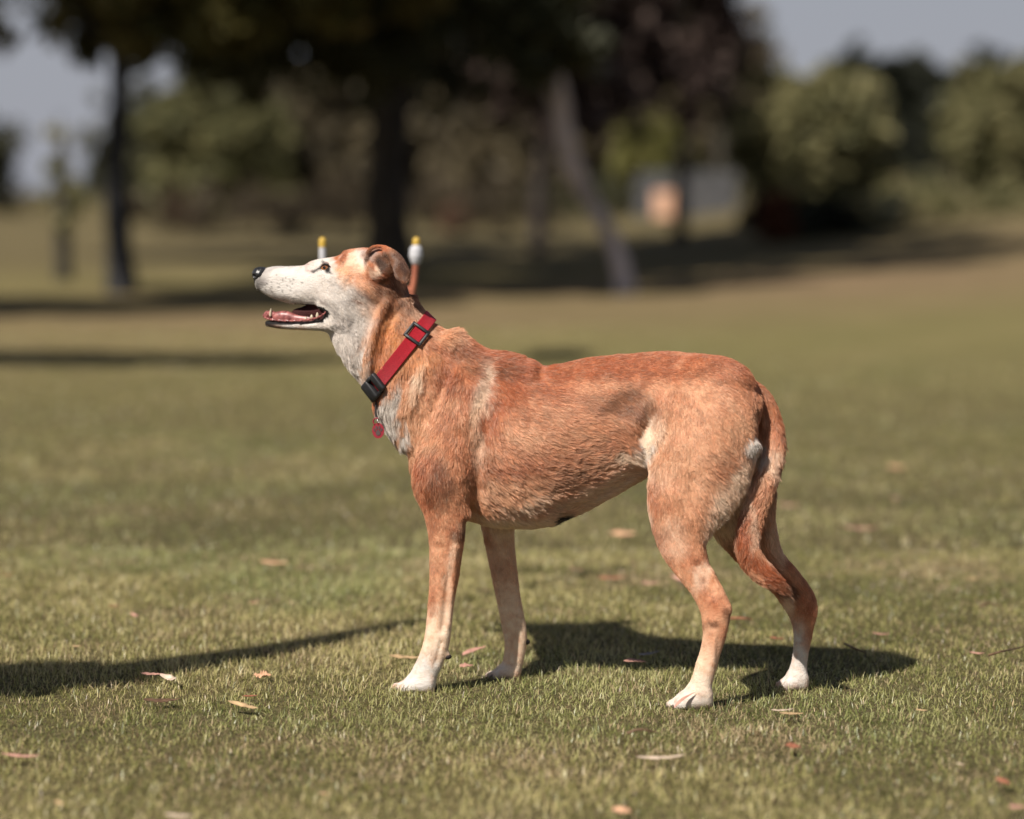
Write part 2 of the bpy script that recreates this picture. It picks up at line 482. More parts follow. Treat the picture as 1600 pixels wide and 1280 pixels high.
foliage('crown', [(float(ground(u, v)[0]) - .6 * 6.5, float(ground(u, v)[1]) - .72 * 6.5, 6.5, rx, ry, .6) for (u, v, rx, ry) in [(330, 398, 1.6, 2.2), (470, 402, 1.4, 2), (600, 396, 1.4, 2.2), (740, 402, 1.4, 2.0), (870, 412, 1.3, 1.8), (690, 376, 2.2, 3.2), (480, 372, 2.0, 3.0), (850, 384, 1.8, 2.6), (560, 432, 1.0, 1.2), (760, 438, 1.0, 1.2), (900, 442, 1.0, 1.1), (640, 452, 1.0, .9), (780, 456, 1.0, .9), (900, 458, 1.0, .8), (980, 446, .9, 1.0), (1010, 400, 1.2, 1.8)]], 34000, .16, DK, bpy.data.objects['shade_tree'], clump=.34)  # unseen high clumps added to this tree to shade the far field
# 2 tree at the left
Y = 20; X = px(188, Y)
tree('park_tree', 'slim dark-trunked tree at the left edge of the lawn', 'tree', (X, Y), [(X + .02, Y, -.1), (X - .02, Y, .9), (X + .03, Y, 1.8), (X, Y, 2.8)], [.125, .085, .08, .07], (.030, .030, .032),
     [(X + .2, Y, 2.8, 1.3, 1.2, .8), (X - .5, Y, 2.3, .7, .8, .45), (X + .6, Y - .3, 2.25, .75, .7, .42), (X + 1.3, Y - .2, 2.35, .7, .8, .5), (X + 1.9, Y, 2.5, .7, .8, .6), (X - 1.4, Y - 1.7, 3.4, 1.1, .9, .6), (X + .1, Y + .3, 2.2, .45, .5, .28), (X, Y, 4.0, 1.7, 1.6, .9)],
     16000, .10, [(.030, .032, .010), (.06, .06, .018), (.14, .12, .04), (.22, .17, .07)], BG, clump=.30)
Y = 23; X = px(100, Y)
tree('young_tree', 'thin young tree left of the slim dark trunk, its foliage narrow', 'tree', (X, Y), [(X, Y, -.1), (X, Y, .5), (X, Y, .9), (X, Y, 1.3)], [.085, .07, .06, .03], (.05, .045, .035),
     [(X, Y, 1.15, .17, .2, .35), (X + .05, Y, .7, .15, .17, .35), (X - .02, Y, 1.5, .12, .12, .2)], 420, .05, OL, BG)
# 3 the leaning pale gum
Y = 19.3; X = px(975, Y)
gp = [(X, Y, -.1), (X, Y + .1, .14), (px(958, Y), Y + .2, .42), (px(925, Y), Y + .3, .72), (px(893, Y), Y + .3, 1.02), (px(874, Y), Y + .3, 1.45), (px(858, Y), Y + .3, 2.1), (px(880, Y), Y + .4, 3.4)]
tree('gum_tree', 'pale-barked leaning gum tree with the crooked trunk right of the dog\'s back', 'tree', (X, Y), gp, [.10, .075, .065, .065, .085, .088, .075, .06], (.36, .32, .315),
     [(px(880, Y) + .1, Y + 1, 4.6, 1.5, 1.6, .8), (px(880, Y) + 1.2, Y + 3, 4.8, 1.4, 2.0, .7), (px(880, Y) - .6, Y + 5.2, 4.6, 1.6, 1.7, .7), (px(880, Y) + .8, Y + 6.3, 4.9, 1.6, 1.5, .7)],
     11000, .11, DK, BG, clump=.34)
gum = bpy.data.objects['gum_tree']
foliage('crown', [(px(858, Y), Y - .35, 2.02, .42, .3, .42), (px(845, Y), Y - .3, 2.6, .6, .4, .5)], 3000, .10, DK, gum, clump=.5)
foliage('crown', [(px(945, Y) - 1.8, Y - 2.0, 3.6, .45, .5, .3), (px(965, Y) - 1.3, Y - 1.3, 2.75, .35, .3, .2)], 3500, .09, DK, gum, clump=.5)  # clumps above the frame, added to keep the lower trunk in shade
# 4 purple-leaved trees
for (u, Y, blobs, lab, n) in [
    (842, 33, [(-.45, 0, 2.6, .8, .8, .75), (.45, .2, 2.2, .75, .8, .75), (.1, 0, 3.8, .9, 1, .6), (.3, 0, 1.75, .6, .6, .5)], 'purple-brown leafy tree just left of the leaning pale gum', 5200),
    (1062, 34, [(-.7, 0, 2.3, .8, .8, .9), (.1, .1, 2.7, .9, .8, .9), (.35, 0, 2.1, .45, .6, .6), (-.3, 0, 3.9, 1.1, 1, .9), (.4, 0, 3.1, .5, .6, .6), (-1.3, .3, 3.0, .6, .7, .8)], 'purple-brown leafy tree between the pale gum and the round bush', 8000)]:
    X = px(u, Y); g0 = float(gz(X, Y))
    tree('plum_tree', lab, 'tree', (X, Y), [(X, Y, g0 - .1), (X, Y, .8), (X + .05, Y, 1.6), (X, Y, 2.4)], [.12, .09, .08, .05], (.04, .032, .03),
         [(X + b[0], Y + b[1], b[2] + g0, b[3], b[4], b[5]) for b in blobs], int(n * 1.4), .10, PL, BG, clump=.34)
# 5 round sunlit bushes on the right
for (name, u, Y, blobs, lab, n, cols) in [
    ('round_bush', 1265, 31.5, [(0, 0, 1.30, 1.0, .95, .98), (-.32, -.1, 1.9, .56, .55, .46), (.38, -.1, 1.9, .56, .55, .48), (-.66, -.3, 1.05, .36, .45, .55), (.1, -.6, 1.4, .55, .45, .55), (.70, -.3, 1.05, .36, .45, .55)], 'large round olive bush catching the sun, right of the purple tree', 11000, OL),
    ('round_bush', 1572, 39, [(0, 0, 1.4, 1.10, 1.0, 1.2), (-.35, -.1, 2.3, .62, .6, .55), (.45, -.1, 2.5, .7, .7, .6), (-.75, -.3, 1.4, .40, .5, .7)], 'olive bush at the right edge of the picture', 10000, OL),
    ('round_bush', 1022, 49, [(0, 0, 1.15, .85, .8, .75), (-.2, -.2, 1.65, .6, .6, .6), (.35, -.2, 1.5, .5, .5, .5)], 'small yellow-green bush between the leaning gum and the large round bush', 4500, YG)]:
    X = px(u, Y); g0 = float(gz(X, Y))
    tree(name, lab, 'bush', (X, Y), [(X, Y, g0 - .1), (X, Y, g0 + .4), (X, Y, g0 + .8), (X, Y, g0 + 1.2)], [.1, .08, .07, .05], (.06, .05, .04),
         [(X + b[0], Y + b[1], b[2] * (3.1 - g0 * .95) / 3.1 + g0 * .85, b[3], b[4], b[5] * (3.1 - g0) / 3.1) for b in blobs], int(n * 1.6), .075, cols, BG, clump=.20, density_noise=2)
# 6 the distant wood: single trees side by side
SPEC = [  # u, Y, height m, half width m, colours, label
    (250, 78, 3.6, 2.3, MD, 'brownish distant tree between the slim dark trunk and the broad tree'), (345, 70, 4.0, 2.2, OL[:3], 'olive distant tree left of the broad tree\'s trunk'),
    (440, 82, 5.2, 2.6, BR, 'tall brownish distant tree behind the dog\'s muzzle'), (530, 72, 4.6, 2.2, BR, 'brown distant tree just left of the thickest trunk'),
    (700, 74, 4.8, 2.3, BR, 'brownish distant tree just right of the thickest trunk'), (775, 66, 5.4, 2.1, BR, 'dark distant tree left of the leaning gum'),
    (870, 80, 7.4, 3.0, MD, 'dark distant tree directly behind the leaning gum'), (960, 76, 6.8, 2.5, BR, 'brown distant tree behind the small yellow-green bush'),
    (1110, 84, 7.0, 2.4, BR, 'dark distant tree behind the gap left of the large round bush'), (1215, 95, 3.7, 1.9, D2, 'dark treetop above the left of the large round bush'),
    (1335, 100, 4.9, 1.1, D2, 'pointed dark treetop above the large round bush'), (1425, 92, 3.5, 2.0, D2, 'brown treetop between the two olive bushes'),
    (1540, 105, 5.0, 1.5, D2, 'tall dark treetop above the right-hand bush'), (1620, 96, 4.0, 2.1, D2, 'dark treetop in the top right corner'), (1410, 55, 2.6, 1.5, D2, 'low dark shrub in the gap between the two olive bushes'),
    (-70, 88, 4.5, 2.6, MD, 'olive distant tree standing outside the left edge'), (-260, 96, 5.5, 3.0, BR, 'brown distant tree farther outside the left edge'), (1720, 90, 4.8, 2.6, OL[:3], 'olive distant tree outside the right edge'),
    (275, 112, 6.2, 4.2, MD, 'wide dark tree farthest back, behind the brownish ones at the left'), (430, 118, 8.2, 4.6, MD, 'wide dark tree farthest back, above the dog\'s muzzle'), (600, 112, 8.6, 4.6, DK, 'wide dark tree farthest back, behind the thickest trunk'), (745, 116, 8.2, 4.4, MD, 'wide dark tree farthest back, right of the broad tree'), (900, 114, 10.5, 4.8, DK, 'tall dark tree farthest back, behind the leaning gum'), (1050, 118, 10.2, 4.6, DK, 'tall dark tree farthest back, behind the small yellow-green bush')]
for (u, Y, hh, hw, cols, lab) in SPEC:
    X = px(u, Y); g0 = float(gz(X, Y)); r0 = random.Random(u)
    bl = [(X, Y, g0 + hh * .42, hw * .9, hw * .8, hh * .38), (X - hw * .35, Y - .5, g0 + hh * .68, hw * .55, hw * .5, hh * .24), (X + hw * .35, Y - .4, g0 + hh * .6, hw * .6, hw * .5, hh * .26), (X + hw * r0.uniform(-.2, .2), Y, g0 + hh * .82, hw * .42, hw * .4, hh * .18), (X, Y - .6, g0 + hh * .2, hw, hw * .6, hh * .18)]
    tree('distant_tree', lab, 'tree', (X, Y), [(X, Y, g0 - .1), (X, Y, g0 + hh * .2), (X, Y, g0 + hh * .4), (X, Y, g0 + hh * .6)], [.2, .16, .13, .08], (.05, .04, .03), bl, 7500, .21, cols, 'distant trees behind the park', clump=.34)
# low hedge-like shrubs under the trees, each its own; those at bush feet coloured dark as their shade
for (u, Y, hh, hw, cols, lab) in [(900, 52, .95, 1.5, DK, 'low dark shrub behind the leaning gum'), (1150, 50, .8, .8, MD, 'low dark shrub right of the grey block wall'), (1235, 30.4, .42, 1.0, D2, 'low dark shrub at the foot of the large round bush'), (1340, 30.6, .42, .7, D2, 'low dark shrub below the right side of the large round bush'),
                                   (255, 48, .95, 1.3, UB, 'brownish low shrub right of the slim dark trunk'), (370, 52, 1.05, 1.4, UB, 'brownish low shrub in the far shade, above the muzzle'), (465, 47, .85, 1.1, UB, 'brownish low shrub above the dog\'s forehead'), (550, 51, 1.05, 1.1, UB, 'brownish low shrub just left of the thickest trunk'),  # brown row added to darken the far strip of ground
                                   (665, 53, 1.0, 1.1, UB, 'brownish low shrub just right of the thickest trunk'), (790, 47, .95, 1.2, UB, 'brownish low shrub midway between broad tree and leaning gum'), (955, 55, .9, .9, MD, 'dull green low shrub right of the leaning gum'),
                                   (1590, 39, .7, .9, D2, 'low dark shrub at the far right edge'), (1470, 39, .7, 1.0, D2, 'low dark shrub below the right-hand bush'), (285, 55, .75, .42, [(.10, .035, .02), (.17, .06, .035)], 'small red-brown shrub left of the broad tree'), (1215, 30.0, .62, .24, [(.10, .035, .015), (.17, .06, .03)], 'small rust-coloured shrub in the shade of the large round bush'),
                                   (712, 48, .62, .34, [(.12, .06, .04), (.22, .12, .08)], 'small pinkish-brown shrub right of the thickest trunk'), (20, 90, 1.0, 1.1, YG, 'far yellow-green shrub at the left edge'), (110, 95, 1.2, 1.6, YG, 'far yellow-green shrub beside the slim dark trunk'), (1500, 33, .32, 1.6, OL, 'low sunlit shrub in front of the right-hand bush')]:
    X = px(u, Y); g0 = float(gz(X, Y))
    r_ = empty('shrub', (X, Y, g0), lab, 'shrub', 'low shrubs under the trees')
    foliage('crown', [(X, Y, g0 + hh * .5, hw, .5, hh * .5), (X - hw * .4, Y - .1, g0 + hh * .6, hw * .4, .4, hh * .4)], 1500, .06, cols, r_, clump=.3)
    wood('trunk', None, [(X, Y, g0 - .05), (X + .02, Y, g0 + hh * .3), (X, Y, g0 + hh * .6)], [.03, .025, .012], (.05, .04, .03), r_)
# 7 trees whose trunks stand outside the picture but which shade the lawn, some added for that alone
def shade_blobs(lst, z):
    out = []
    for (u, v, rx, ry, rz) in lst:
        c = caster(u, v, z); out.append((c[0], c[1], z, rx, ry, rz))
    return out
sb = shade_blobs([(60, 480, 1.2, 1.2, .5), (230, 476, 1.1, 1.2, .5), (400, 472, 1.0, 1.2, .5), (530, 472, .8, 1.0, .4), (-120, 475, 1.2, 1.0, .6)], 4.2)
tree('spreading_tree', 'spreading tree outside the left edge, shading the lawn beyond the dog', 'tree', (-6.2, 15.6), [(-6.2, 15.6, -.1), (-6.15, 15.6, 1.2), (-6.0, 15.5, 2.4), (-5.8, 15.4, 3.4)], [.24, .18, .16, .1], (.05, .042, .035),
     sb, 30000, .17, DK, 'shade trees outside the picture', clump=.30, density_noise=2)
sb = shade_blobs([(40, 560, .55, .42, .2), (190, 562, .5, .40, .2), (330, 562, .45, .36, .18), (450, 562, .36, .32, .15), (-150, 560, .6, .5, .3), (865, 556, .17, .40, .12)], 3.5)
c0 = caster(40, 560, 3.4); c1 = caster(450, 562, 3.5); c2 = caster(865, 556, 3.5)
tree('bough_tree', 'small tree outside the left edge with one long bough over the lawn', 'tree', (-5.4, 9.3), [(-5.4, 9.3, -.1), (-5.4, 9.3, 1.2), (-5.3, 9.3, 2.3), (-5.1, 9.3, 3.4)], [.14, .11, .1, .06], (.05, .042, .035),
     sb, 24000, .11, DK, 'shade trees outside the picture', clump=.26, density_noise=2, limbs=[([(-5.2, 9.3, 3.0), c0, c1, c2], .03)])
q0, q1, q2, q3 = caster(-40, 1062, 2.0), caster(190, 1052, 2.0), caster(420, 1018, 2.0), caster(655, 972, 2.0)  # unseen bough added to throw the shadow of leash and handler
leash_shadow = tree('leash_shadow_tree', 'slim unseen tree added outside the left edge to throw the leash and handler shadow', 'tree', (-3.7, 2.4), [(-3.7, 2.4, -.1), (-3.68, 2.42, .9), (-3.62, 2.42, 1.8), (-3.6, 2.4, 2.9)], [.07, .055, .05, .03], (.12, .09, .07),
     [(-3.6, 2.4, 3.1, .35, .35, .35)], 1500, .03, OL, 'shade trees outside the picture', clump=.3,
     limbs=[([(-3.65, 2.42, 1.6), q0, q1, q2], .085), ([q1, q2, q3], .075)])
foliage('crown', shade_blobs([(-160, 1068, .2, .14, .05), (-80, 1064, .16, .14, .04), (40, 1062, .15, .13, .04), (140, 1054, .11, .10, .03), (215, 1046, .06, .06, .02)], 2.0), 13000, .026, OL, leash_shadow, clump=.10, density_noise=2)
sb = shade_blobs([(1030, 432, 1.3, 1.2, .6), (1120, 420, 1.5, 1.5, .6), (1220, 408, 1.6, 1.8, .6), (1080, 404, 1.5, 1.6, .6), (1140, 396, 1.6, 1.6, .6), (980, 425, 1.2, 1.2, .5)], 7.0)  # unseen crown added to shade the far ground at the right
X = px(1125, 47); tree('added_shade_crown', 'added unseen crown above the picture shading the far ground, trunk behind the right-hand purple tree', 'tree', (X, 47), [(X, 47, .2), (X, 47, 2.5), (X - .4, 45.5, 4.5), (X - 1.0, 43, 6.5)], [.13, .11, .10, .08], (.05, .042, .035),
     sb, 22000, .15, DK, BG, clump=.34)
# 8 grey wall and peach board
Y = 45; X = px(1068, Y); g0 = float(gz(X, Y))
mb = MB()
for i in range(4):
    for j in range(7): mb.box((X - .75 + j * .25 + (i % 2) * .06, Y, g0 + .1 + i * .2), (.243, .3, .192), None, .015)
wl = mb.build('block_wall', noise_mat('grey_block', (.06, .06, .063), (.10, .10, .105), 6, .85, 5, .4), None, False)
tag(wl, 'low grey block wall beyond the lawn', 'wall')
Y = 44; X = px(1040, Y); g0 = float(gz(X, Y)); r_ = empty('notice_board', (X, Y, g0), 'small peach-coloured board on two posts before the grey wall', 'board')
mb = MB(); mb.box((X, Y, .57), (.44, .03, .46), None, .09); mb.build('panel', noise_mat('peach_paint', (.62, .36, .24), (.70, .43, .29), 4, .6), r_, False)
for s in (-1, 1):
    mb = MB(); mb.tube([(X + s * .14, Y + .045, g0 - .05), (X + s * .14, Y + .045, g0 + .8)], .028, 10); mb.build('post', bpy.data.materials['grey_block'], r_)
# ------------------------------------------------------------------ the dog: one implicit body, polygonised, then furred
H = 0.0026
GX0, GX1, GW0, GW1, GZ0, GZ1 = -.455, .53, -.165, .185, -.012, .74
gx = np.arange(GX0, GX1, H); gw = np.arange(GW0, GW1, H); gzz = np.arange(GZ0, GZ1, H)
FLD = np.full((len(gx), len(gw), len(gzz)), 0.25, np.float32)
def smin(a, b, k):
    h = np.clip(.5 + .5 * (b - a) / k, 0, 1)
    return b + (a - b) * h - k * h * (1 - h)
def catmull(P, n=10):
    P = np.asarray(P, float); Q = np.concatenate([[2 * P[0] - P[1]], P, [2 * P[-1] - P[-2]]])
    out = []
    for i in range(1, len(Q) - 2):
        for t in np.linspace(0, 1, n, endpoint=False):
            a, b, c, d = Q[i - 1], Q[i], Q[i + 1], Q[i + 2]
            out.append(.5 * (2 * b + (c - a) * t + (2 * a - 5 * b + 4 * c - d) * t * t + (3 * b - a - 3 * c + d) * t ** 3))
    out.append(P[-1]); return np.array(out)
def sub(x0, x1, w0, w1, z0, z1):
    def r(g, a, b): return slice(int(np.clip(np.searchsorted(g, a), 0, len(g) - 1)), int(np.clip(np.searchsorted(g, b), 1, len(g))))
    return r(gx, x0, x1), r(gw, w0, w1), r(gzz, z0, z1)
def loft(st, k=.012, capA=None, capB=None, op='add', n=10):
    """stations (Au,Av,Bu,Bv, half width m, lateral offset m[, egg]): outline pairs read off the animal's profile"""
    rows = []
    for s in st:
        Au, Av, Bu, Bv, hw, off = s[:6]; egg = s[6] if len(s) > 6 else 0
        A = body_pt(Au, Av, off); B = body_pt(Bu, Bv, off)
        rows.append([(A[0] + B[0]) / 2, (A[2] + B[2]) / 2, math.hypot(A[0] - B[0], A[2] - B[2]) / 2, hw, off, egg, B[0] - A[0], B[2] - A[2]])
    S = catmull(rows, n)
    hm = S[:, 2].max() + .035; wm = S[:, 3].max() + .035
    cA = capA if capA is not None else rows[0][2] * .6
    cB = capB if capB is not None else rows[-1][2] * .6
    bx = sub(S[:, 0].min() - hm, S[:, 0].max() + hm, (S[:, 4]).min() - wm, (S[:, 4]).max() + wm, S[:, 1].min() - hm, S[:, 1].max() + hm)
    X, Z = np.meshgrid(gx[bx[0]], gzz[bx[2]], indexing='ij')
    best = np.full(X.shape, 1e9); t_ = np.zeros(X.shape); nn = np.zeros(X.shape); ee = np.zeros(X.shape); cap = np.ones(X.shape) * .01
    for i in range(len(S) - 1):
        ax, az = S[i, 0], S[i, 1]; dx, dz = S[i + 1, 0] - ax, S[i + 1, 1] - az
        l2 = dx * dx + dz * dz + 1e-14; l = math.sqrt(l2)
        t = ((X - ax) * dx + (Z - az) * dz) / l2
        e = np.zeros_like(t)
        if i == 0: e = np.where(t < 0, -t * l, e)
        if i == len(S) - 2: e = np.where(t > 1, (t - 1) * l, e)
        tc = np.clip(t, 0, 1)
        px, pz = ax + dx * tc, az + dz * tc
        d = np.hypot(X - px, Z - pz)
        m = d < best
        best = np.where(m, d, best); t_ = np.where(m, i + tc, t_)
        sg = np.sign((X - px) * S[i, 6] + (Z - pz) * S[i, 7])
        n_ = sg * np.sqrt(np.maximum(d * d - e * e, 0))
        nn = np.where(m, n_, nn); ee = np.where(m, e, ee); cap = np.where(m, cA if i < len(S) / 2 else cB, cap)
    ti = np.clip(t_, 0, len(S) - 1 - 1e-6); i0 = ti.astype(int); fr = ti - i0
    def at_(c): return S[i0, c] * (1 - fr) + S[i0 + 1, c] * fr
    h, W, O, E = at_(2), at_(3), at_(4), at_(5)
    W = W * (1 - E * np.clip(nn / h, -1.2, 1.2))
    w3 = gw[bx[1]][None, :, None] - O[:, None, :]
    k0 = np.sqrt((nn / h)[:, None, :] ** 2 + (ee / cap)[:, None, :] ** 2 + (w3 / W[:, None, :]) ** 2)
    k1 = np.sqrt((nn / h ** 2)[:, None, :] ** 2 + (ee / cap ** 2)[:, None, :] ** 2 + (w3 / W[:, None, :] ** 2) ** 2) + 1e-9
    f = (k0 * (k0 - 1) / k1).astype(np.float32)
    f = np.where(k0 < .3, -np.minimum(h, W)[:, None, :] * .7, f)
    if op == 'add': FLD[bx] = smin(FLD[bx], f, k)
    else: FLD[bx] = -smin(-FLD[bx], f, k)
def bump(u, v, off, ru, rv, rw, amp, ang=0):
    """soft swelling (amp>0) or hollow (amp<0); ru, rv in mm along/across ang"""
    c = body_pt(u, v, off); q = 2.6
    r = max(ru, rv) * .001 * q
    bx = sub(c[0] - r, c[0] + r, off - rw * q, off + rw * q, c[2] - r, c[2] + r)
    X = gx[bx[0]][:, None, None] - c[0]; W = gw[bx[1]][None, :, None] - off; Z = gzz[bx[2]][None, None, :] - c[2]
    ca, sa = math.cos(R(ang)), math.sin(R(ang))
    a = (X * ca - Z * sa * -1) if False else (X * ca + Z * sa); b = -X * sa + Z * ca
    FLD[bx] -= (amp * .001 * np.exp(-(a / (ru * .001)) ** 2 - (b / (rv * .001)) ** 2 - (W / rw) ** 2)).astype(np.float32)
def ridge(pts, off, r, rw, amp):
    pts = np.asarray(pts, float)
    for i in range(len(pts) - 1):
        a, b = pts[i], pts[i + 1]; d = b - a; l = math.hypot(*d); ang = math.degrees(math.atan2(-d[1], d[0])); n = max(1, int(l / r))
        for j in range(n):
            c = a + d * (j + .5) / n
            bump(c[0], c[1], off, r, r * .8, rw, amp * .75, ang)

# trunk
loft([(694, 560, 670, 748, .058, 0, .10), (736, 545, 714, 800, .077, 0, .10), (775, 549, 764, 823, .092, 0, .12), (815, 558, 810, 829, .098, 0, .12), (856, 564, 860, 816, .096, 0, .12),
      (900, 562, 905, 792, .086, 0, .10), (950, 552, 950, 766, .075, 0, .05), (1000, 548, 995, 738, .067, 0), (1050, 547, 1040, 716, .066, 0), (1100, 555, 1080, 715, .070, 0, .0),
      (1145, 574, 1115, 705, .062, 0), (1180, 605, 1150, 700, .045, 0)], capA=.030, capB=.02)
loft([(702, 511, 712, 550, .040, 0), (742, 538, 742, 585, .052, 0), (785, 551, 785, 600, .060, 0), (825, 560, 825, 610, .062, 0)], k=.014, capA=.015, capB=.02)
# neck
loft([(614, 406, 530, 500, .044, 0), (634, 438, 520, 530, .046, 0), (657, 474, 545, 575, .052, 0), (684, 505, 582, 618, .058, 0), (706, 514, 612, 672, .066, 0), (738, 540, 650, 720, .070, 0)], k=.018, capA=.03, capB=.05)
# skull and upper jaw
loft([(409, 420, 404, 455, .015, 0), (428, 415, 424, 466, .0195, 0), (455, 415, 452, 475, .0235, 0, -.06), (478, 413, 478, 480, .029, 0, -.10), (497, 403, 502, 487, .036, 0, -.12), (520, 393, 530, 510, .045, 0, -.05),
      (548, 388, 552, 520, .053, 0), (578, 387, 574, 522, .055, 0), (606, 396, 590, 515, .048, 0)], k=.014, capA=.010, capB=.035)
# the open gap of the mouth, cut in before the lower jaw goes on
loft([(425, 474, 425, 506, .06, 0), (455, 477, 452, 505, .06, 0), (480, 477, 480, 502, .06, 0), (500, 482, 500, 500, .06, 0)], k=.004, capA=.03, capB=.010, op='cut')
loft([(417, 500, 420, 511, .0125, 0), (440, 500, 440, 515, .0155, 0), (468, 501, 468, 516, .0195, 0), (496, 499, 496, 517, .027, 0), (520, 488, 520, 521, .035, 0), (545, 480, 543, 524, .040, 0)], k=.007, capA=.006, capB=.02)
# dark lump between the jaws, standing in for far lip and cheek shadow
loft([(462, 482, 462, 502, .008, .004), (485, 476, 485, 502, .012, .003), (508, 474, 508, 504, .022, 0)], k=.004, capA=.008, capB=.01)
# near foreleg
loft([(690, 600, 770, 640, .034, -.048), (655, 690, 755, 715, .038, -.054), (644, 745, 742, 765, .037, -.060), (659, 800, 733, 806, .030, -.064), (667, 845, 728, 842, .0245, -.068), (669, 900, 719, 900, .021, -.070),
      (666, 950, 710, 952, .0185, -.072), (661, 995, 706, 998, .0185, -.074), (653, 1025, 697, 1030, .0175, -.075), (640, 1052, 684, 1058, .018, -.075), (632, 1066, 676, 1074, .019, -.075)], k=.016, capA=.05, capB=.008)
loft([(668, 1052, 672, 1084, .019, -.075), (652, 1053, 654, 1085, .022, -.075), (634, 1060, 635, 1086, .0235, -.075), (620, 1067, 620, 1083, .019, -.075)], k=.010, capA=.012, capB=.010)
loft([(718, 786, 728, 812, .009, -.070), (730, 796, 737, 806, .005, -.070)], k=.016)
loft([(696, 1014, 700, 1030, .008, -.075), (700, 1018, 703, 1030, .006, -.075)], k=.006)
# far foreleg
loft([(720, 720, 815, 730, .036, .052), (740, 780, 812, 780, .030, .058), (751, 830, 806, 828, .025, .064), (762, 880, 809, 880, .021, .068), (772, 930, 815, 930, .019, .070), (783, 985, 825, 985, .018, .072),
      (786, 1015, 824, 1012, .018, .074), (782, 1040, 818, 1040, .018, .074), (776, 1052, 814, 1054, .018, .074)], k=.014, capA=.03, capB=.008)
loft([(802, 1034, 804, 1062, .018, .074), (786, 1036, 787, 1063, .021, .074), (774, 1044, 775, 1063, .021, .074), (765, 1049, 766, 1061, .016, .074)], k=.008, capA=.010, capB=.008)
# near hind leg
loft([(1060, 590, 1180, 600, .040, -.028), (1035, 640, 1190, 655, .047, -.040), (1016, 700, 1182, 712, .046, -.048), (1008, 750, 1160, 757, .042, -.054), (1008, 800, 1127, 805, .035, -.060), (1024, 848, 1108, 848, .028, -.064),
      (1050, 888, 1112, 882, .0225, -.069), (1075, 922, 1127, 912, .0185, -.074), (1091, 955, 1143, 948, .0170, -.080), (1094, 985, 1139, 985, .0165, -.083), (1089, 1020, 1128, 1022, .0155, -.086), (1080, 1055, 1118, 1058, .0165, -.088), (1072, 1076, 1112, 1080, .018, -.088)],
     k=.022, capA=.04, capB=.010)
loft([(1100, 1068, 1104, 1110, .018, -.088), (1083, 1070, 1084, 1112, .022, -.088), (1064, 1082, 1064, 1113, .0245, -.088), (1050, 1093, 1050, 1110, .019, -.088)], k=.010, capA=.014, capB=.010)
# far hind leg
loft([(1075, 640, 1185, 640, .040, .030), (1065, 720, 1200, 710, .044, .042), (1085, 790, 1214, 770, .036, .058), (1122, 845, 1217, 820, .028, .072), (1162, 888, 1226, 862, .023, .086), (1203, 925, 1251, 893, .019, .096), (1226, 957, 1277, 935, .0168, .102),
      (1237, 990, 1272, 982, .0160, .105), (1236, 1025, 1265, 1026, .0152, .107), (1229, 1052, 1263, 1055, .0165, .107)], k=.018, capA=.03, capB=.008)
loft([(1252, 1044, 1255, 1080, .018, .107), (1240, 1047, 1241, 1082, .0215, .107), (1228, 1056, 1229, 1082, .0215, .107), (1219, 1064, 1219, 1080, .016, .107)], k=.008, capA=.012, capB=.008)
# tail, with its kink and curled tip
loft([(1160, 578, 1142, 612, .020, 0), (1196, 606, 1174, 640, .018, 0), (1217, 642, 1185, 668, .0165, 0), (1228, 690, 1192, 700, .0155, -.010), (1222, 735, 1184, 730, .0155, -.022), (1210, 775, 1168, 765, .0155, -.032), (1197, 815, 1154, 805, .0150, -.038),
      (1190, 845, 1146, 850, .0145, -.040), (1197, 868, 1155, 885, .0135, -.040), (1214, 888, 1180, 910, .0115, -.036), (1231, 910, 1210, 925, .008, -.030), (1238, 928, 1230, 934, .004, -.026)], k=.004, capA=.02, capB=.008)
# near ear: base cone, arched rim, flap folded down behind, and the open bowl
loft([(574, 392, 590, 436, .014, -.046), (588, 388, 600, 438, .017, -.050), (606, 390, 608, 432, .013, -.052)], k=.010)
loft([(606, 386, 596, 398, .006, -.064), (620, 390, 607, 408, .006, -.066), (634, 404, 612, 420, .0055, -.068), (644, 424, 616, 436, .005, -.067), (640, 437, 624, 441, .0045, -.066)], k=.005, capB=.004)
loft([(568, 404, 574, 404, .004, -.056), (572, 390, 579, 395, .004, -.059), (583, 382, 587, 389, .004, -.061), (597, 381, 598, 389, .004, -.063), (609, 386, 604, 394, .004, -.065)], k=.004, capA=.004, capB=.003)
loft([(584, 398, 588, 428, .010, -.072), (600, 398, 600, 426, .010, -.074)], k=.004, op='cut', capA=.006, capB=.006)
# far ear, only its top edge shows behind the crown
loft([(565, 392, 580, 430, .012, .046), (585, 388, 600, 436, .014, .050)], k=.010)
loft([(600, 388, 590, 402, .006, .062), (622, 396, 606, 412, .006, .064), (634, 420, 612, 432, .005, .066)], k=.005)
# sheath under the belly
loft([(848, 802, 852, 824, .013, 0), (866, 800, 870, 821, .011, 0), (884, 796, 889, 808, .008, 0)], k=.006)

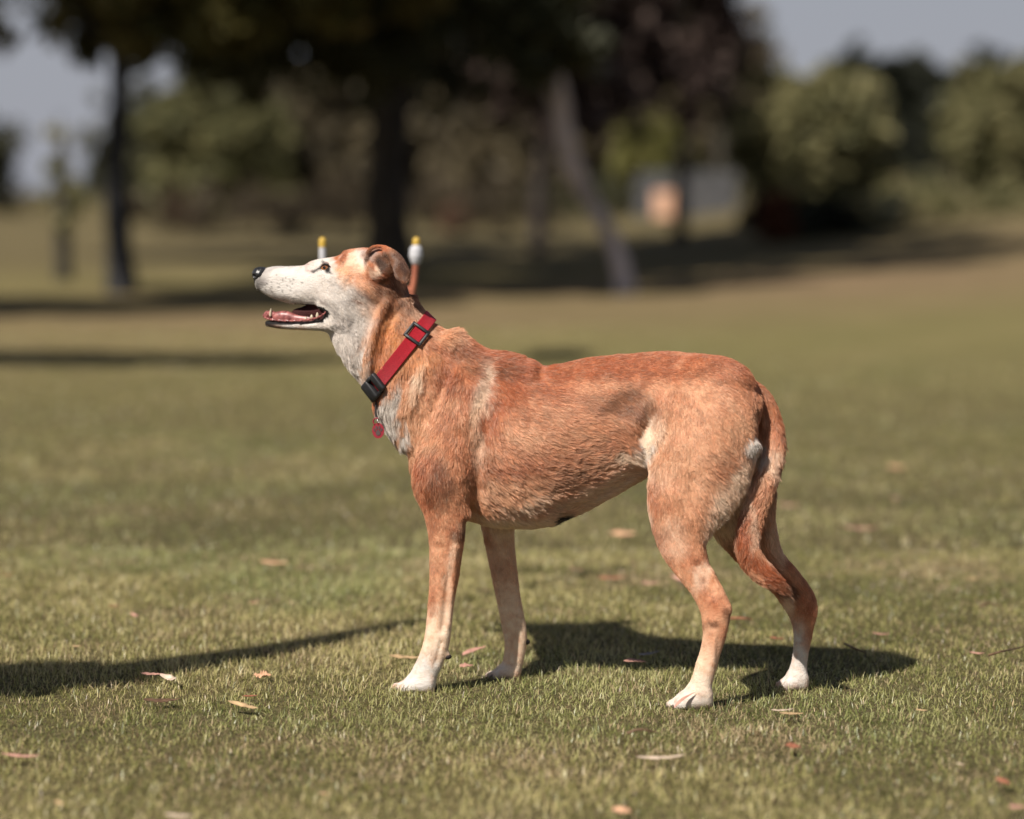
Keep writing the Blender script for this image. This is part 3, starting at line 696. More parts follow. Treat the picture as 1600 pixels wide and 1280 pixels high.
# relief of bone, muscle and skin
for (pts, off, r, rw, a) in [
    ([(752, 582), (738, 625), (722, 668)], -.085, 16, .035, 5), ([(782, 632), (768, 660), (752, 700)], -.09, 14, .03, -4),
    ([(662, 572), (650, 610), (640, 645)], -.07, 10, .035, 5), ([(700, 585), (684, 625), (668, 662)], -.075, 12, .035, -6), ([(635, 585), (622, 640)], -.06, 8, .03, -4),
    ([(748, 690), (746, 730), (744, 775)], -.09, 12, .035, -6), ([(712, 690), (722, 750)], -.085, 13, .04, 4), ([(660, 720), (655, 770)], -.085, 11, .03, 2.5),
    ([(688, 850), (700, 900), (694, 960), (690, 990)], -.088, 6, .02, -3), ([(713, 850), (708, 910), (702, 980)], -.085, 4, .02, 1.5),
    ([(560, 470), (590, 480), (605, 500)], -.05, 10, .03, -2.5), ([(604, 470), (588, 505), (577, 545), (573, 585)], -.052, 8, .03, 7), ([(617, 490), (604, 520), (596, 560)], -.052, 8, .03, -5), ([(560, 520), (565, 560)], -.045, 8, .03, -3),
    ([(640, 470), (652, 500)], -.05, 8, .03, 3), ([(625, 470), (636, 505)], -.05, 7, .03, -2),
    ([(1045, 625), (1035, 665), (1018, 705)], -.075, 12, .035, 4), ([(1020, 640), (1000, 690)], -.07, 13, .035, -5),
    ([(1180, 640), (1184, 690)], -.04, 9, .03, -4), ([(1050, 760), (1090, 820), (1100, 870)], -.09, 15, .03, 3), ([(1088, 880), (1108, 905), (1118, 930)], -.088, 6, .02, -3.5), ([(1082, 740), (1075, 800)], -.09, 14, .03, -2),
    ([(1100, 985), (1096, 1035)], -.098, 5, .02, -2.5), ([(1122, 915), (1134, 940), (1140, 955)], -.08, 5, .02, 3), ([(1110, 890), (1122, 915)], -.08, 4, .02, 2.5), ([(1100, 905), (1108, 935)], -.09, 4, .016, -3), ([(1118, 985), (1114, 1040)], -.10, 4, .012, 2), ([(1240, 960), (1250, 1000)], .09, 5, .02, -2), ([(676, 860), (674, 960)], -.088, 4, .012, 1.8), ([(690, 1000), (680, 1040)], -.09, 4, .014, -2), ([(900, 800), (955, 765), (1005, 735)], -.06, 10, .05, -5),
    ([(505, 462), (530, 478), (545, 500)], -.045, 6, .02, 2.5), ([(430, 440), (470, 446)], -.026, 9, .015, -1.3), ([(432, 460), (470, 466)], -.026, 7, .015, 1.5),
    ([(520, 432), (500, 436)], -.040, 7, .015, 1.4), ([(545, 440), (575, 452)], -.058, 9, .02, 2.5), ([(556, 405), (562, 425)], -.058, 10, .02, -3),
]: ridge(pts, off, r, rw, a)
for b in [(985, 632, -.075, 34, 20, .035, -11, 20), (1062, 606, -.066, 18, 14, .03, 6), (815, 600, -.09, 50, 18, .05, -3), (870, 690, -.1, 50, 50, .05, 3), (1120, 640, -.08, 30, 30, .03, 4),
          (1100, 700, -.095, 35, 40, .03, 4), (508, 418, -.046, 9, 6, .014, -3.5), (698, 540, -.05, 26, 14, .05, 5), (1178, 695, -.05, 12, 10, .03, 6), (1142, 950, -.085, 7, 9, .015, 2),
          (1115, 968, -.095, 10, 8, .012, 2), (715, 838, -.088, 8, 9, .012, 2), (680, 760, -.092, 30, 30, .03, 4), (935, 655, -.08, 40, 20, .04, 2), (455, 432, -.02, 20, 6, .01, 0.8)]:
    bump(*b)
# toes
for (u, v, off, n) in [(619, 1074, -.075, 4), (1049, 1100, -.088, 4), (766, 1055, .074, 4), (1220, 1070, .107, 4)]:
    for i in range(4):
        o_ = off + (i - 1.5) * .0105
        bump(u + (8 if i in (0, 3) else -1), v, o_, 8, 8, .0042, 4.5)
    for q_ in (1, -1):
        bump(u + 5, v + 1, off + q_ * .021, 3, 8, .007, -3.5); bump(u + 17, v, off + q_ * .021, 3, 7, .007, -2)
    for i in range(3):
        bump(u + 2, v, off + (i - 1) * .0105, 11, 14, .0024, -5)

XG = gx[:, None, None]; ZG = gzz[None, None, :]
FLD += (.0008 + .0011 * np.clip((.34 - ZG) / .05, 0, 1) +  .0017 * np.clip((XG + .20) / .06, 0, 1) * np.clip((ZG - .15) / .12, .35, 1)).astype(np.float32)   # room for the coat
def surface_nets(F, x0, y0, z0, h):
    ins = F < 0
    c = ins[:-1, :-1, :-1].astype(np.int8)
    cnt = np.zeros_like(c)
    for a in (0, 1):
        for b in (0, 1):
            for d in (0, 1):
                cnt += ins[a:F.shape[0] - 1 + a, b:F.shape[1] - 1 + b, d:F.shape[2] - 1 + d]
    act = (cnt > 0) & (cnt < 8)
    I = np.argwhere(act)
    idm = np.full(act.shape, -1, np.int32); idm[act] = np.arange(len(I))
    cor = [(a, b, d) for a in (0, 1) for b in (0, 1) for d in (0, 1)]
    val = {q: F[I[:, 0] + q[0], I[:, 1] + q[1], I[:, 2] + q[2]].astype(float) for q in cor}
    acc = np.zeros((len(I), 3)); num = np.zeros(len(I))
    for q in cor:
        for ax in range(3):
            if q[ax] == 0:
                q2 = list(q); q2[ax] = 1; q2 = tuple(q2)
                a, b = val[q], val[q2]; m = (a < 0) != (b < 0)
                t = np.where(m, a / np.where(m, a - b, 1), 0)
                p = np.array(q, float)[None, :].repeat(len(I), 0); p[:, ax] += t
                acc += p * m[:, None]; num += m
    V = (I + acc / num[:, None]) * h + np.array([x0, y0, z0])
    Q = []
    for ax in range(3):
        s1 = [slice(1, -1)] * 3; s1[ax] = slice(0, -1)
        s2 = list(s1); s2[ax] = slice(1, None)
        a = ins[tuple(s1)]; b = ins[tuple(s2)]
        e = np.argwhere(a != b); e1 = e.copy()
        for q in range(3):
            if q != ax: e1[:, q] += 1
        fl = a[tuple(e.T)]
        u, w_ = [(1, 2), (2, 0), (0, 1)][ax]
        def cell(du, dw):
            c_ = e1.copy(); c_[:, u] -= du; c_[:, w_] -= dw
            return idm[tuple(c_.T)]
        q4 = np.stack([cell(1, 1), cell(0, 1), cell(0, 0), cell(1, 0)], -1)
        q4[~fl] = q4[~fl][:, ::-1]
        Q.append(q4)
    return V, np.concatenate(Q)
def sheared(V):
    V = V.copy(); V[:, 1] = ymid(V[:, 0]) + V[:, 1]; return V
def normals(V, Q):
    n = np.cross(V[Q[:, 2]] - V[Q[:, 0]], V[Q[:, 3]] - V[Q[:, 1]])
    N = np.zeros_like(V)
    for j in range(4): 
        for a in range(3): N[:, a] += np.bincount(Q[:, j], n[:, a], len(V))
    return N / (np.linalg.norm(N, axis=1)[:, None] + 1e-12)
BV, BQ = surface_nets(FLD, GX0, GW0, GZ0, H)
for _ in range(2):                                         # light smoothing
    S_ = np.zeros_like(BV); C_ = np.zeros(len(BV))
    for j in range(4):
        for dj in (1, 3):
            for a in range(3): S_[:, a] += np.bincount(BQ[:, j], BV[BQ[:, (j + dj) % 4], a], len(BV))
            C_ += np.bincount(BQ[:, j], minlength=len(BV))
    BV = BV * .5 + .5 * S_ / C_[:, None]
BOFF = BV[:, 1].copy()
BV = sheared(BV)
BN = normals(BV, BQ)
def fsample(X, W, Z):
    a = np.clip((X - GX0) / H, 0, FLD.shape[0] - 1.01); b = np.clip((W - GW0) / H, 0, FLD.shape[1] - 1.01); c = np.clip((Z - GZ0) / H, 0, FLD.shape[2] - 1.01)
    i, j, k = a.astype(int), b.astype(int), c.astype(int); fa, fb, fc = a - i, b - j, c - k
    r = 0
    for x in (0, 1):
        for y in (0, 1):
            for z in (0, 1):
                r = r + FLD[i + x, j + y, k + z] * (fa if x else 1 - fa) * (fb if y else 1 - fb) * (fc if z else 1 - fc)
    return r

# coat pattern, some patches holding light and shade -----------------------------------------------------------------
TAN = np.array([.54, .226, .114]); RUST = np.array([.39, .122, .052]); PALE = np.array([.75, .46, .285]); CREAM = np.array([.86, .70, .54])
UMBER = np.array([.085, .045, .034])
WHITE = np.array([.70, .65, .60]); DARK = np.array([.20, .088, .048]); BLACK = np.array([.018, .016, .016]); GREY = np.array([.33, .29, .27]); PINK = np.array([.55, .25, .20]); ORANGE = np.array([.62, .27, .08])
PATCH = [  # u, v, ru, rv, angle (deg, clockwise on the picture), strength, colour
    (1000, 572, 190, 26, 0, .7, RUST), (830, 585, 60, 40, 20, .65, RUST), (770, 560, 60, 22, 30, .7, RUST), (1150, 600, 50, 30, 35, .5, RUST),
    (900, 680, 120, 50, 0, .45, PALE), (860, 760, 100, 30, -8, .45, PALE), (650, 640, 40, 70, 15, .35, PALE), (1000, 610, 90, 20, 0, .15, PALE), (940, 610, 60, 14, 0, .2, PALE),
    (1110, 690, 80, 90, 0, .6, PALE), (1060, 760, 45, 60, 0, .35, PALE), (1030, 690, 16, 60, 10, .4, PALE),
    (1015, 690, 14, 36, 15, .75, CREAM), (1000, 706, 24, 16, -25, .98, WHITE), (975, 718, 26, 11, -28, .9, CREAM), (1012, 680, 10, 30, 10, .9, CREAM),
    (975, 638, 50, 18, 10, .65, DARK), (1000, 625, 28, 14, 30, .5, DARK), (960, 690, 30, 20, -20, .3, RUST),  # flank hollow: dark fur, with the shading of the hollow in its colour
    (752, 618, 17, 46, 15, .95, CREAM), (742, 655, 14, 30, 15, .5, PALE), (650, 600, 9, 36, 22, .95, CREAM), (640, 640, 30, 40, 20, .5, PALE), (620, 600, 16, 50, 22, .45, PALE),  # cream streaks paint sunlight on the shoulder and neck ridges
    (700, 525, 30, 14, 10, .65, PALE), (650, 700, 30, 60, 0, .55, PALE), (690, 660, 30, 50, 15, .25, PALE), (670, 570, 20, 16, 20, .4, ORANGE), (640, 560, 22, 22, 40, .4, ORANGE),
    (712, 590, 36, 22, 20, .55, RUST), (730, 560, 32, 18, 30, .45, DARK), (790, 600, 26, 44, 20, .75, RUST), (765, 660, 16, 34, 20, .7, RUST), (792, 580, 16, 14, 0, .5, DARK),
    (670, 750, 26, 40, 0, .75, RUST), (688, 758, 18, 34, 0, .62, DARK), (672, 810, 14, 30, 0, .5, RUST), (745, 700, 10, 30, 0, .4, CREAM), (755, 740, 24, 30, 0, .25, DARK),
    (800, 770, 60, 26, -10, .45, PALE), (815, 790, 40, 12, -15, .6, CREAM), (900, 745, 60, 14, -20, .35, DARK), (850, 722, 60, 14, -5, .30, RUST), (820, 740, 50, 14, 0, .3, RUST),
    (900, 800, 130, 26, -25, .55, CREAM), (790, 822, 60, 12, 0, .7, CREAM), (960, 765, 60, 18, -28, .6, CREAM),
    (602, 660, 8, 60, 18, 1, WHITE), (618, 710, 6, 46, 18, 1, WHITE), (596, 640, 8, 30, 15, 1, WHITE),
    (535, 550, 15, 44, 35, 1, WHITE), (560, 590, 9, 40, 35, 1, WHITE), (520, 530, 30, 22, 0, 1, WHITE),
    (600, 540, 22, 55, 8, .55, ORANGE), (598, 560, 12, 40, 5, .5, TAN), (572, 545, 8, 50, 8, .55, PALE), (640, 490, 26, 26, 0, .45, PALE), (645, 480, 20, 9, 60, .3, CREAM), (655, 455, 16, 50, 35, .75, DARK),  # last patch darkens the nape where the head casts its shadow
    (615, 460, 20, 20, 0, .55, DARK), (590, 500, 10, 10, 0, .3, DARK), (600, 480, 12, 10, 0, .5, DARK),
    # legs
    (690, 1020, 44, 60, 0, .75, CREAM), (660, 1065, 46, 40, 0, .9, WHITE), (690, 985, 22, 40, 0, .7, CREAM), (700, 930, 8, 60, 0, .4, CREAM), (680, 900, 22, 90, 0, .25, PALE),
    (712, 832, 13, 7, -20, .75, DARK), (725, 820, 10, 6, -30, .7, DARK), (705, 870, 6, 30, 5, .35, CREAM), (672, 880, 7, 60, 0, .3, RUST),
    (790, 1000, 45, 70, 0, .8, CREAM), (788, 900, 32, 80, 0, .45, CREAM), (772, 1050, 24, 14, 0, .6, WHITE),
    (1075, 1098, 56, 38, 0, .93, WHITE), (1095, 1045, 30, 50, 0, .6, CREAM), (1105, 1000, 20, 40, 0, .35, PALE), (1118, 1000, 14, 24, 0, .3, RUST),
    (1110, 978, 9, 7, 0, .85, DARK), (1120, 950, 20, 14, -30, .4, RUST), (1112, 935, 14, 12, 0, .4, RUST), (1138, 962, 6, 14, 0, .6, DARK), (1098, 900, 14, 30, 30, .4, CREAM),
    (1012, 810, 9, 44, -8, .75, CREAM), (1030, 850, 8, 44, -30, .5, RUST), (1050, 840, 22, 30, 0, .3, CREAM), (1022, 780, 7, 60, 0, .3, RUST),
    (1145, 775, 26, 40, 38, .75, CREAM), (1120, 820, 18, 26, 20, .85, CREAM), (1165, 735, 20, 26, 35, .6, CREAM), (1176, 697, 14, 14, 0, 1, WHITE), (1150, 690, 14, 26, 20, .25, DARK), (1135, 730, 26, 12, -30, .35, RUST),
    (1240, 1045, 30, 66, 0, .9, WHITE), (1270, 990, 10, 50, 0, .35, RUST), (1255, 930, 22, 20, 0, .4, RUST), (1228, 945, 12, 16, 0, .8, CREAM), (1215, 840, 14, 60, 0, .5, CREAM), (1130, 830, 20, 30, 0, .4, CREAM),
    # tail
    (1205, 720, 12, 22, 0, .6, CREAM), (1192, 716, 8, 10, 0, .8, WHITE), (1178, 820, 7, 40, 5, .5, CREAM), (1160, 845, 12, 50, 0, .8, RUST), (1190, 885, 30, 14, 35, .9, RUST), (1222, 745, 8, 40, 5, .5, DARK), (1205, 900, 34, 14, 38, .8, RUST), (1228, 925, 12, 10, 40, .7, DARK), (1215, 650, 16, 40, -20, .45, RUST), (1210, 905, 26, 12, 38, 1, RUST), (1228, 922, 16, 12, 40, .8, DARK),
    # face
    (570, 603, 9, 24, 35, 1, WHITE), (548, 572, 10, 40, 38, 1, WHITE), (606, 672, 11, 24, 20, 1, WHITE), (620, 712, 11, 26, 20, 1, WHITE),
    (440, 440, 75, 40, 0, 1, WHITE), (500, 450, 50, 50, 0, 1, WHITE), (520, 400, 26, 14, 0, 1, WHITE), (545, 500, 36, 36, 0, .97, WHITE), (460, 510, 60, 12, 0, 1, WHITE), (535, 450, 26, 30, 0, .9, WHITE), (500, 480, 50, 30, 0, 1, WHITE),
    (537, 404, 18, 17, 0, .85, TAN), (533, 398, 12, 12, 0, .7, RUST), (550, 425, 20, 22, 20, .8, PALE), (558, 408, 12, 18, -20, .7, CREAM), (566, 400, 8, 14, 0, .6, WHITE), (545, 392, 12, 5, 0, .5, TAN), (566, 440, 20, 12, 20, .5, TAN),
    (580, 455, 22, 12, 20, .6, PALE), (578, 468, 22, 10, 15, .5, DARK), (570, 485, 20, 12, 20, .35, PALE), (555, 470, 16, 10, 0, .3, GREY), (540, 478, 22, 8, 35, .35, GREY), (532, 500, 20, 12, 30, .3, GREY),
    (590, 387, 18, 9, 0, .9, RUST), (576, 396, 9, 10, 0, .7, DARK), (590, 402, 15, 8, 0, .6, GREY), (602, 412, 12, 16, 0, .95, DARK), (598, 412, 8, 9, 0, .7, BLACK), (586, 426, 7, 9, 30, .8, CREAM), (600, 440, 16, 14, 0, .7, RUST), (606, 452, 20, 16, 0, .8, DARK),
    (625, 400, 15, 15, 45, 1, DARK), (630, 420, 15, 20, 35, 1, DARK), (618, 418, 3, 20, -25, .4, GREY), (636, 434, 6, 6, 0, .3, GREY), (628, 408, 10, 22, -38, .75, UMBER), (612, 432, 8, 12, 0, .7, DARK),
    (497, 420, 7, 3.5, 0, 1, BLACK), (508, 412, 7, 2.6, 15, 1, BLACK), (509, 419, 9, 6, 10, 1, BLACK), (519, 423, 3, 2, 30, 1, BLACK),
    (505, 470, 22, 3, 30, .55, GREY), (522, 484, 20, 3, 38, .55, GREY), (480, 461, 25, 2.5, 12, .4, GREY), (537, 440, 11, 3, -30, .5, GREY), (527, 453, 9, 2.5, -25, .45, GREY), (470, 418, 30, 3, 0, .4, GREY), (432, 463, 24, 4, 8, .45, GREY), (540, 505, 22, 10, 10, .4, GREY), (520, 440, 14, 3, 25, .3, GREY), (560, 480, 14, 3, 30, .5, DARK),
    (412, 419, 18, 5, 0, .7, GREY), (430, 416, 24, 4, 0, .35, GREY), (404, 440, 7, 12, 0, .75, BLACK), (411, 434, 6, 12, 0, .5, GREY),
    (480, 416, 10, 6, 0, .25, PINK),
    (425, 510, 18, 6, 0, 1, DARK), (445, 514, 26, 4, 0, .6, GREY), (420, 506, 10, 5, 0, .8, BLACK), (460, 516, 20, 3, 0, .4, PALE), (873, 816, 17, 8, -25, 1, BLACK),
]
def coat(P, off):
    u, v = to_px(P)
    nzA = noise(P, .018, 21); nzB = noise(P, .006, 22); nzC = noise(P * np.array([1, 1, 2.2]), .0035, 23)
    u = u + (nzA - .5) * 14 + (nzB - .5) * 6; v = v + (noise(P, .018, 31) - .5) * 14 + (noise(P, .006, 32) - .5) * 6
    C = np.broadcast_to(TAN, P.shape).copy()
    up = np.clip((v - 640) / 180, 0, 1)[:, None]
    C = C + (PALE - C) * up * .35
    mot = noise(P, .026, 71) * .6 + noise(P, .010, 72) * .4
    C = C + (PALE - C) * np.clip((mot - .55) * 2.6, 0, .6)[:, None] + (RUST - C) * np.clip((.45 - mot) * 2.6, 0, .6)[:, None]
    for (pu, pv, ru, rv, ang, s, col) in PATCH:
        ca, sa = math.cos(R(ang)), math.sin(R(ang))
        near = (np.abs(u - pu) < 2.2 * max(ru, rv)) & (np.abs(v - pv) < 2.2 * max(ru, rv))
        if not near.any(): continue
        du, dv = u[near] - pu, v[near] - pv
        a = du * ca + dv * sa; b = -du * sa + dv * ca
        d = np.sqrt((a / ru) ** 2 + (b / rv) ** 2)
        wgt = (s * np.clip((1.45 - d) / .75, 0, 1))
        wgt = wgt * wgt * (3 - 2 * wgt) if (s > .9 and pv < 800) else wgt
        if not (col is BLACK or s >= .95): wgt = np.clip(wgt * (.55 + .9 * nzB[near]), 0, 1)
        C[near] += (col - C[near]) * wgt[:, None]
    whit = np.clip((C.mean(1) - .55) / .1, 0, 1) * (v < 620) * (u < 600)
    C = C + (np.array([.50, .43, .39]) - C) * (whit * np.clip(.35 * (mot - .35) * 2.2 + .25 * (nzB - .4), 0, .5))[:, None]
    # inner sides of the legs and the chest floor are pale
    inner = ((np.abs(off) < .045) & (v > 800) & ~((u > 1132) & (off < .02)) & ~((u > 848) & (u < 900) & (v < 850)))
    C = np.where(inner[:, None], C + (CREAM - C) * .55, C)
    # dark muzzle dots
    mz = (u < 470) & (v > 432) & (v < 478)
    C = np.where((mz & (nzC > .78))[:, None], C * .45, C)
    # black lips, and the mouth inside coloured dark for its shadow; hairless
    u0, v0 = to_px(P)
    uc = 474 + 6 * (v0 - 488) / 20
    cav = ((u0 - uc) / 40) ** 2 + ((v0 - 489) / np.where(v0 < 489, 15.5, 15.5)) ** 2 < 1
    rim = (v0 > 497) & (v0 < 507.5 - .09 * np.maximum(u0 - 470, 0)) & (u0 < 506)
    lip = (cav & (v0 > 474)) | rim
    C = np.where(lip[:, None], BLACK * 1.0, C)
    inside = (u0 > 452) & (u0 < 512) & (v0 > 476) & (v0 < 499) & (np.abs(off) < .02)
    C = np.where(inside[:, None], np.array([.05, .014, .014]), C)
    return np.clip(C, 0.01, 1), (lip | inside)

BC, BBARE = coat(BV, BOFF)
def fur_skin_material():
    m = tint_mat('coat_skin', 'tint', .75, .15)
    t = m.node_tree; b = t.nodes['Principled BSDF']
    tc = t.nodes.new('ShaderNodeTexCoord'); mp = t.nodes.new('ShaderNodeMapping'); mp.inputs['Scale'].default_value = (120, 300, 420)
    n = t.nodes.new('ShaderNodeTexNoise'); n.inputs['Scale'].default_value = 1; n.inputs['Detail'].default_value = 4
    t.links.new(tc.outputs['Object'], mp.inputs[0]); t.links.new(mp.outputs[0], n.inputs['Vector'])
    bp = t.nodes.new('ShaderNodeBump'); bp.inputs['Strength'].default_value = .5; bp.inputs['Distance'].default_value = .003
    t.links.new(n.outputs[0], bp.inputs['Height']); t.links.new(bp.outputs[0], b.inputs['Normal'])
    return m
dog_root = empty('dog', (float(body_pt(900, 1075)[0]), ymid(.1), 0), 'tan shorthaired dog with a white face standing in profile on the lawn', 'dog')
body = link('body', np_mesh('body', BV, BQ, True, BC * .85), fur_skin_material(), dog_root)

# fur ---------------------------------------------------------------------------
FLOW = [  # where, which way the hair lies (picture directions), length mm, lift
    (405, 430, 1, .1, 2, .15), (440, 440, 1, .15, 3, .2), (480, 440, 1, .3, 4.5, .2), (510, 400, 1, -.1, 4, .2), (540, 400, 1, .0, 5, .25), (510, 455, 1, .7, 7, .25), (540, 470, 1, .6, 10, .3), (545, 500, .6, .8, 12, .35),
    (570, 440, 1, .6, 8, .3), (590, 460, 1, .8, 12, .35), (600, 400, .8, .5, 4, .2), (630, 420, .5, 1, 5, .2), (440, 508, 1, .1, 3, .25), (480, 510, 1, .2, 6, .3), (520, 520, .9, .5, 9, .35),
    (640, 480, .35, 1, 15, .35), (660, 490, .3, 1, 15, .3), (610, 520, .2, 1, 9, .2), (580, 560, .1, 1, 15, .35), (545, 560, .3, 1, 15, .4), (560, 590, .35, 1, 18, .4),
    (690, 520, 1, .6, 17, .4), (650, 570, .1, 1, 17, .35), (620, 640, -.05, 1, 17, .35), (605, 680, .15, 1, 20, .45), (640, 720, .0, 1, 15, .3), (700, 600, .3, 1, 15, .3), (690, 680, -.1, 1, 13, .25), (740, 640, .25, 1, 15, .3),
    (770, 560, 1, .3, 14, .3), (830, 570, 1, .25, 12, .25), (800, 620, .8, .7, 14, .3), (850, 640, 1, .35, 14, .25), (900, 600, 1, .15, 11, .2), (1000, 570, 1, .05, 10, .2), (1080, 570, 1, .25, 10, .2), (1140, 600, .8, .8, 12, .25),
    (940, 660, 1, .25, 14, .25), (850, 710, 1, .35, 17, .28), (800, 740, .9, .6, 19, .32), (780, 780, .9, .7, 22, .4), (840, 790, 1, .35, 24, .4), (900, 740, 1, -.15, 18, .3), (950, 720, 1, -.3, 17, .3), (880, 790, 1, -.1, 14, .3), (970, 755, 1, -.2, 14, .3),
    (990, 710, .7, .6, 24, .4), (1010, 680, .5, .8, 15, .3), (1050, 640, .2, 1, 10, .2), (1040, 720, .0, 1, 10, .2), (1100, 680, .5, .8, 11, .22), (1130, 730, .8, .7, 16, .3), (1160, 760, .7, .9, 22, .4), (1130, 800, .5, 1, 22, .45), (1175, 700, .2, 1, 15, .35),
    (1040, 800, .2, 1, 9, .2), (1060, 860, .6, 1, 9, .2), (1100, 900, .6, 1, 7, .18), (1120, 950, .1, 1, 5, .15), (1110, 1010, -.2, 1, 5, .15), (1090, 1060, -.4, 1, 5, .2), (1060, 1095, -1, .3, 5, .2),
    (690, 760, .1, 1, 11, .22), (700, 800, .1, 1, 9, .2), (700, 850, 0, 1, 7, .18), (690, 930, .1, 1, 7, .22), (680, 1000, -.1, 1, 5, .2), (660, 1050, -.6, 1, 5, .2), (630, 1075, -1, .3, 4, .2), (720, 780, .4, 1, 13, .3), (728, 830, .3, 1, 9, .3),
    (790, 850, .1, 1, 8, .2), (800, 950, .1, 1, 6, .2), (790, 1040, -.3, 1, 5, .2),
    (1200, 640, .3, 1, 15, .3), (1210, 700, .1, 1, 18, .35), (1195, 780, -.3, 1, 20, .3), (1170, 850, .1, 1, 14, .25), (1200, 900, .9, .7, 14, .2), (1230, 920, 1, .6, 14, .2),
    (1210, 800, .1, 1, 12, .4), (1240, 900, .5, 1, 8, .2), (1260, 960, .0, 1, 6, .2), (1250, 1040, 0, 1, 5, .2), (1225, 1072, -1, .3, 5, .2),
]
FL = np.array(FLOW, float)
def flow(u, v):
    out = np.zeros((len(u), 4)); ws = np.zeros(len(u))
    for r in FL:
        d2 = (u - r[0]) ** 2 + (v - r[1]) ** 2
        wgt = 1 / (d2 + 60) ** 1.7
        l = math.hypot(r[2], r[3])
        out += wgt[:, None] * np.array([r[2] / l, r[3] / l, r[4], r[5]]); ws += wgt
    return out / ws[:, None]
# collar plane (used to press the coat flat under the webbing)
C_TOP = body_pt(672, 496); C_BOT = body_pt(577, 616)
CC = (C_TOP + C_BOT) / 2
cd_ = np.array([C_BOT[0] - C_TOP[0], 0, C_BOT[2] - C_TOP[2]]); C_LEN = np.linalg.norm(cd_); cd_ /= C_LEN
cb_ = np.array([-cd_[2], 0, cd_[0]])
if cb_[0] < 0: cb_ = -cb_                                   # towards the chest
def make_fur(N):
    tri = np.concatenate([BQ[:, [0, 1, 2]], BQ[:, [0, 2, 3]]])
    a, b, c = BV[tri[:, 0]], BV[tri[:, 1]], BV[tri[:, 2]]
    cr = np.cross(b - a, c - a); ar = np.linalg.norm(cr, axis=1)
    cen = (a + b + c) / 3
    nrm = cr / (ar[:, None] + 1e-12)
    u, v = to_px(cen)
    dens = ar * np.where(nrm[:, 1] < .25, 1.0, .28)         # fewer on the side turned away
    short = flow(u, v)[:, 2]
    dens *= np.clip(12 / short, .9, 2.6)
    pr = np.cumsum(dens); pr /= pr[-1]
    ti = np.searchsorted(pr, rng.random(N))
    r1 = np.sqrt(rng.random(N))[:, None]; r2 = rng.random(N)[:, None]
    A, B, C3 = tri[ti, 0], tri[ti, 1], tri[ti, 2]
    P = BV[A] * (1 - r1) + BV[B] * r1 * (1 - r2) + BV[C3] * r1 * r2
    Nn = BN[A] * (1 - r1) + BN[B] * r1 * (1 - r2) + BN[C3] * r1 * r2
    Nn /= np.linalg.norm(Nn, axis=1)[:, None]
    off = P[:, 1] - ymid(P[:, 0])
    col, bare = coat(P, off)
    u, v = to_px(P)
    q = P - CC; s = q @ cb_; dd = q @ cd_
    incol = (np.abs(s) < .0112) & (np.abs(dd) < C_LEN * .62) & (u < 700)
    eye = ((u - 509) ** 2 / 144 + (v - 418.5) ** 2 / 72 < 1) & (off < 0)
    nose = (u < 416) & (v < 440)
    bowl = ((u - 597) ** 2 / 100 + (v - 414) ** 2 / 160 < 1) & (off < 0) & (off > -.062)
    keep = ~(bare | incol | eye | nose | bowl)
    P, Nn, off, col, u, v = P[keep], Nn[keep], off[keep], col[keep], u[keep], v[keep]
    n = len(P)
    fl = flow(u, v)
    D = np.stack([fl[:, 0], YMS * fl[:, 0], -fl[:, 1]], -1)
    # tufts: hairs of one lock lean the same way
    def jit(sc, sd): return np.stack([noise(P, sc, sd) - .5, noise(P, sc, sd + 1) - .5, noise(P, sc, sd + 2) - .5], -1)
    Ln = fl[:, 2] * .001
    amp = np.clip(Ln / .012, .35, 1.3)[:, None]
    D = D + jit(.020, 41) * .42 * amp + jit(.0065, 44) * .58 * amp + jit(.0028, 47) * .40 * amp
    D += (rng.random((n, 3)) - .5) * .26
    D -= Nn * (D * Nn).sum(1)[:, None]
    D /= np.linalg.norm(D, axis=1)[:, None] + 1e-9
    lift = .72 * fl[:, 3] * (.55 + .9 * noise(P, .009, 50)) + .08 * rng.random(n)
    Ln = .80 * Ln * (.6 + .55 * rng.random(n)) * (.8 + .5 * noise(P, .012, 51))
    Ln = np.where((v > 1040) & (u < 720) | (v > 1085), Ln * .8, Ln)
    # locks: every hair joins its nearest guide, leans to that guide's tip and shares its tone
    from mathutils.kdtree import KDTree
    ng = 60000
    gi = rng.permutation(n)[:ng]
    kd = KDTree(ng)
    for i_, p_ in enumerate(P[gi].tolist()): kd.insert(p_, i_)
    kd.balance(); fnd = kd.find
    own = np.fromiter((fnd(p_)[1] for p_ in P.tolist()), int, n); g_ = gi[own]
    gtone = rng.random(ng)[own]; gdir = (rng.random((ng, 3)) - .5)[own]
    T = np.array([0, .33, .67, 1.0]); LF = [0, 1.0, .85, .55]
    pts = np.stack([P + D * (Ln * t)[:, None] + Nn * (Ln * t * lift * lf - .0004)[:, None] for t, lf in zip(T, LF)], 1)
    pts[:, 2] += (rng.random((n, 3)) - .5) * (Ln * .06)[:, None]; pts[:, 3] += (rng.random((n, 3)) - .5) * (Ln * .16)[:, None]
    pts[:, 3, 2] -= Ln * .05
    gt = P[g_] + (D[g_] + gdir * .13) * (Ln[g_])[:, None] + Nn[g_] * (Ln[g_] * (lift[g_] * .7 + .10 * gtone))[:, None]
    cl = (np.clip(Ln / .012, .25, 1) * (.45 + .35 * rng.random(n)))[:, None]
    for q_, a_ in ((1, .18), (2, .55), (3, 1.0)):
        tq = P[g_] + (gt - P[g_]) * T[q_]
        pts[:, q_] += (tq - pts[:, q_]) * cl * a_
    rad = np.where(Ln < .006, .00014, .00017)[:, None] * np.array([1.0, .95, .7, .15])
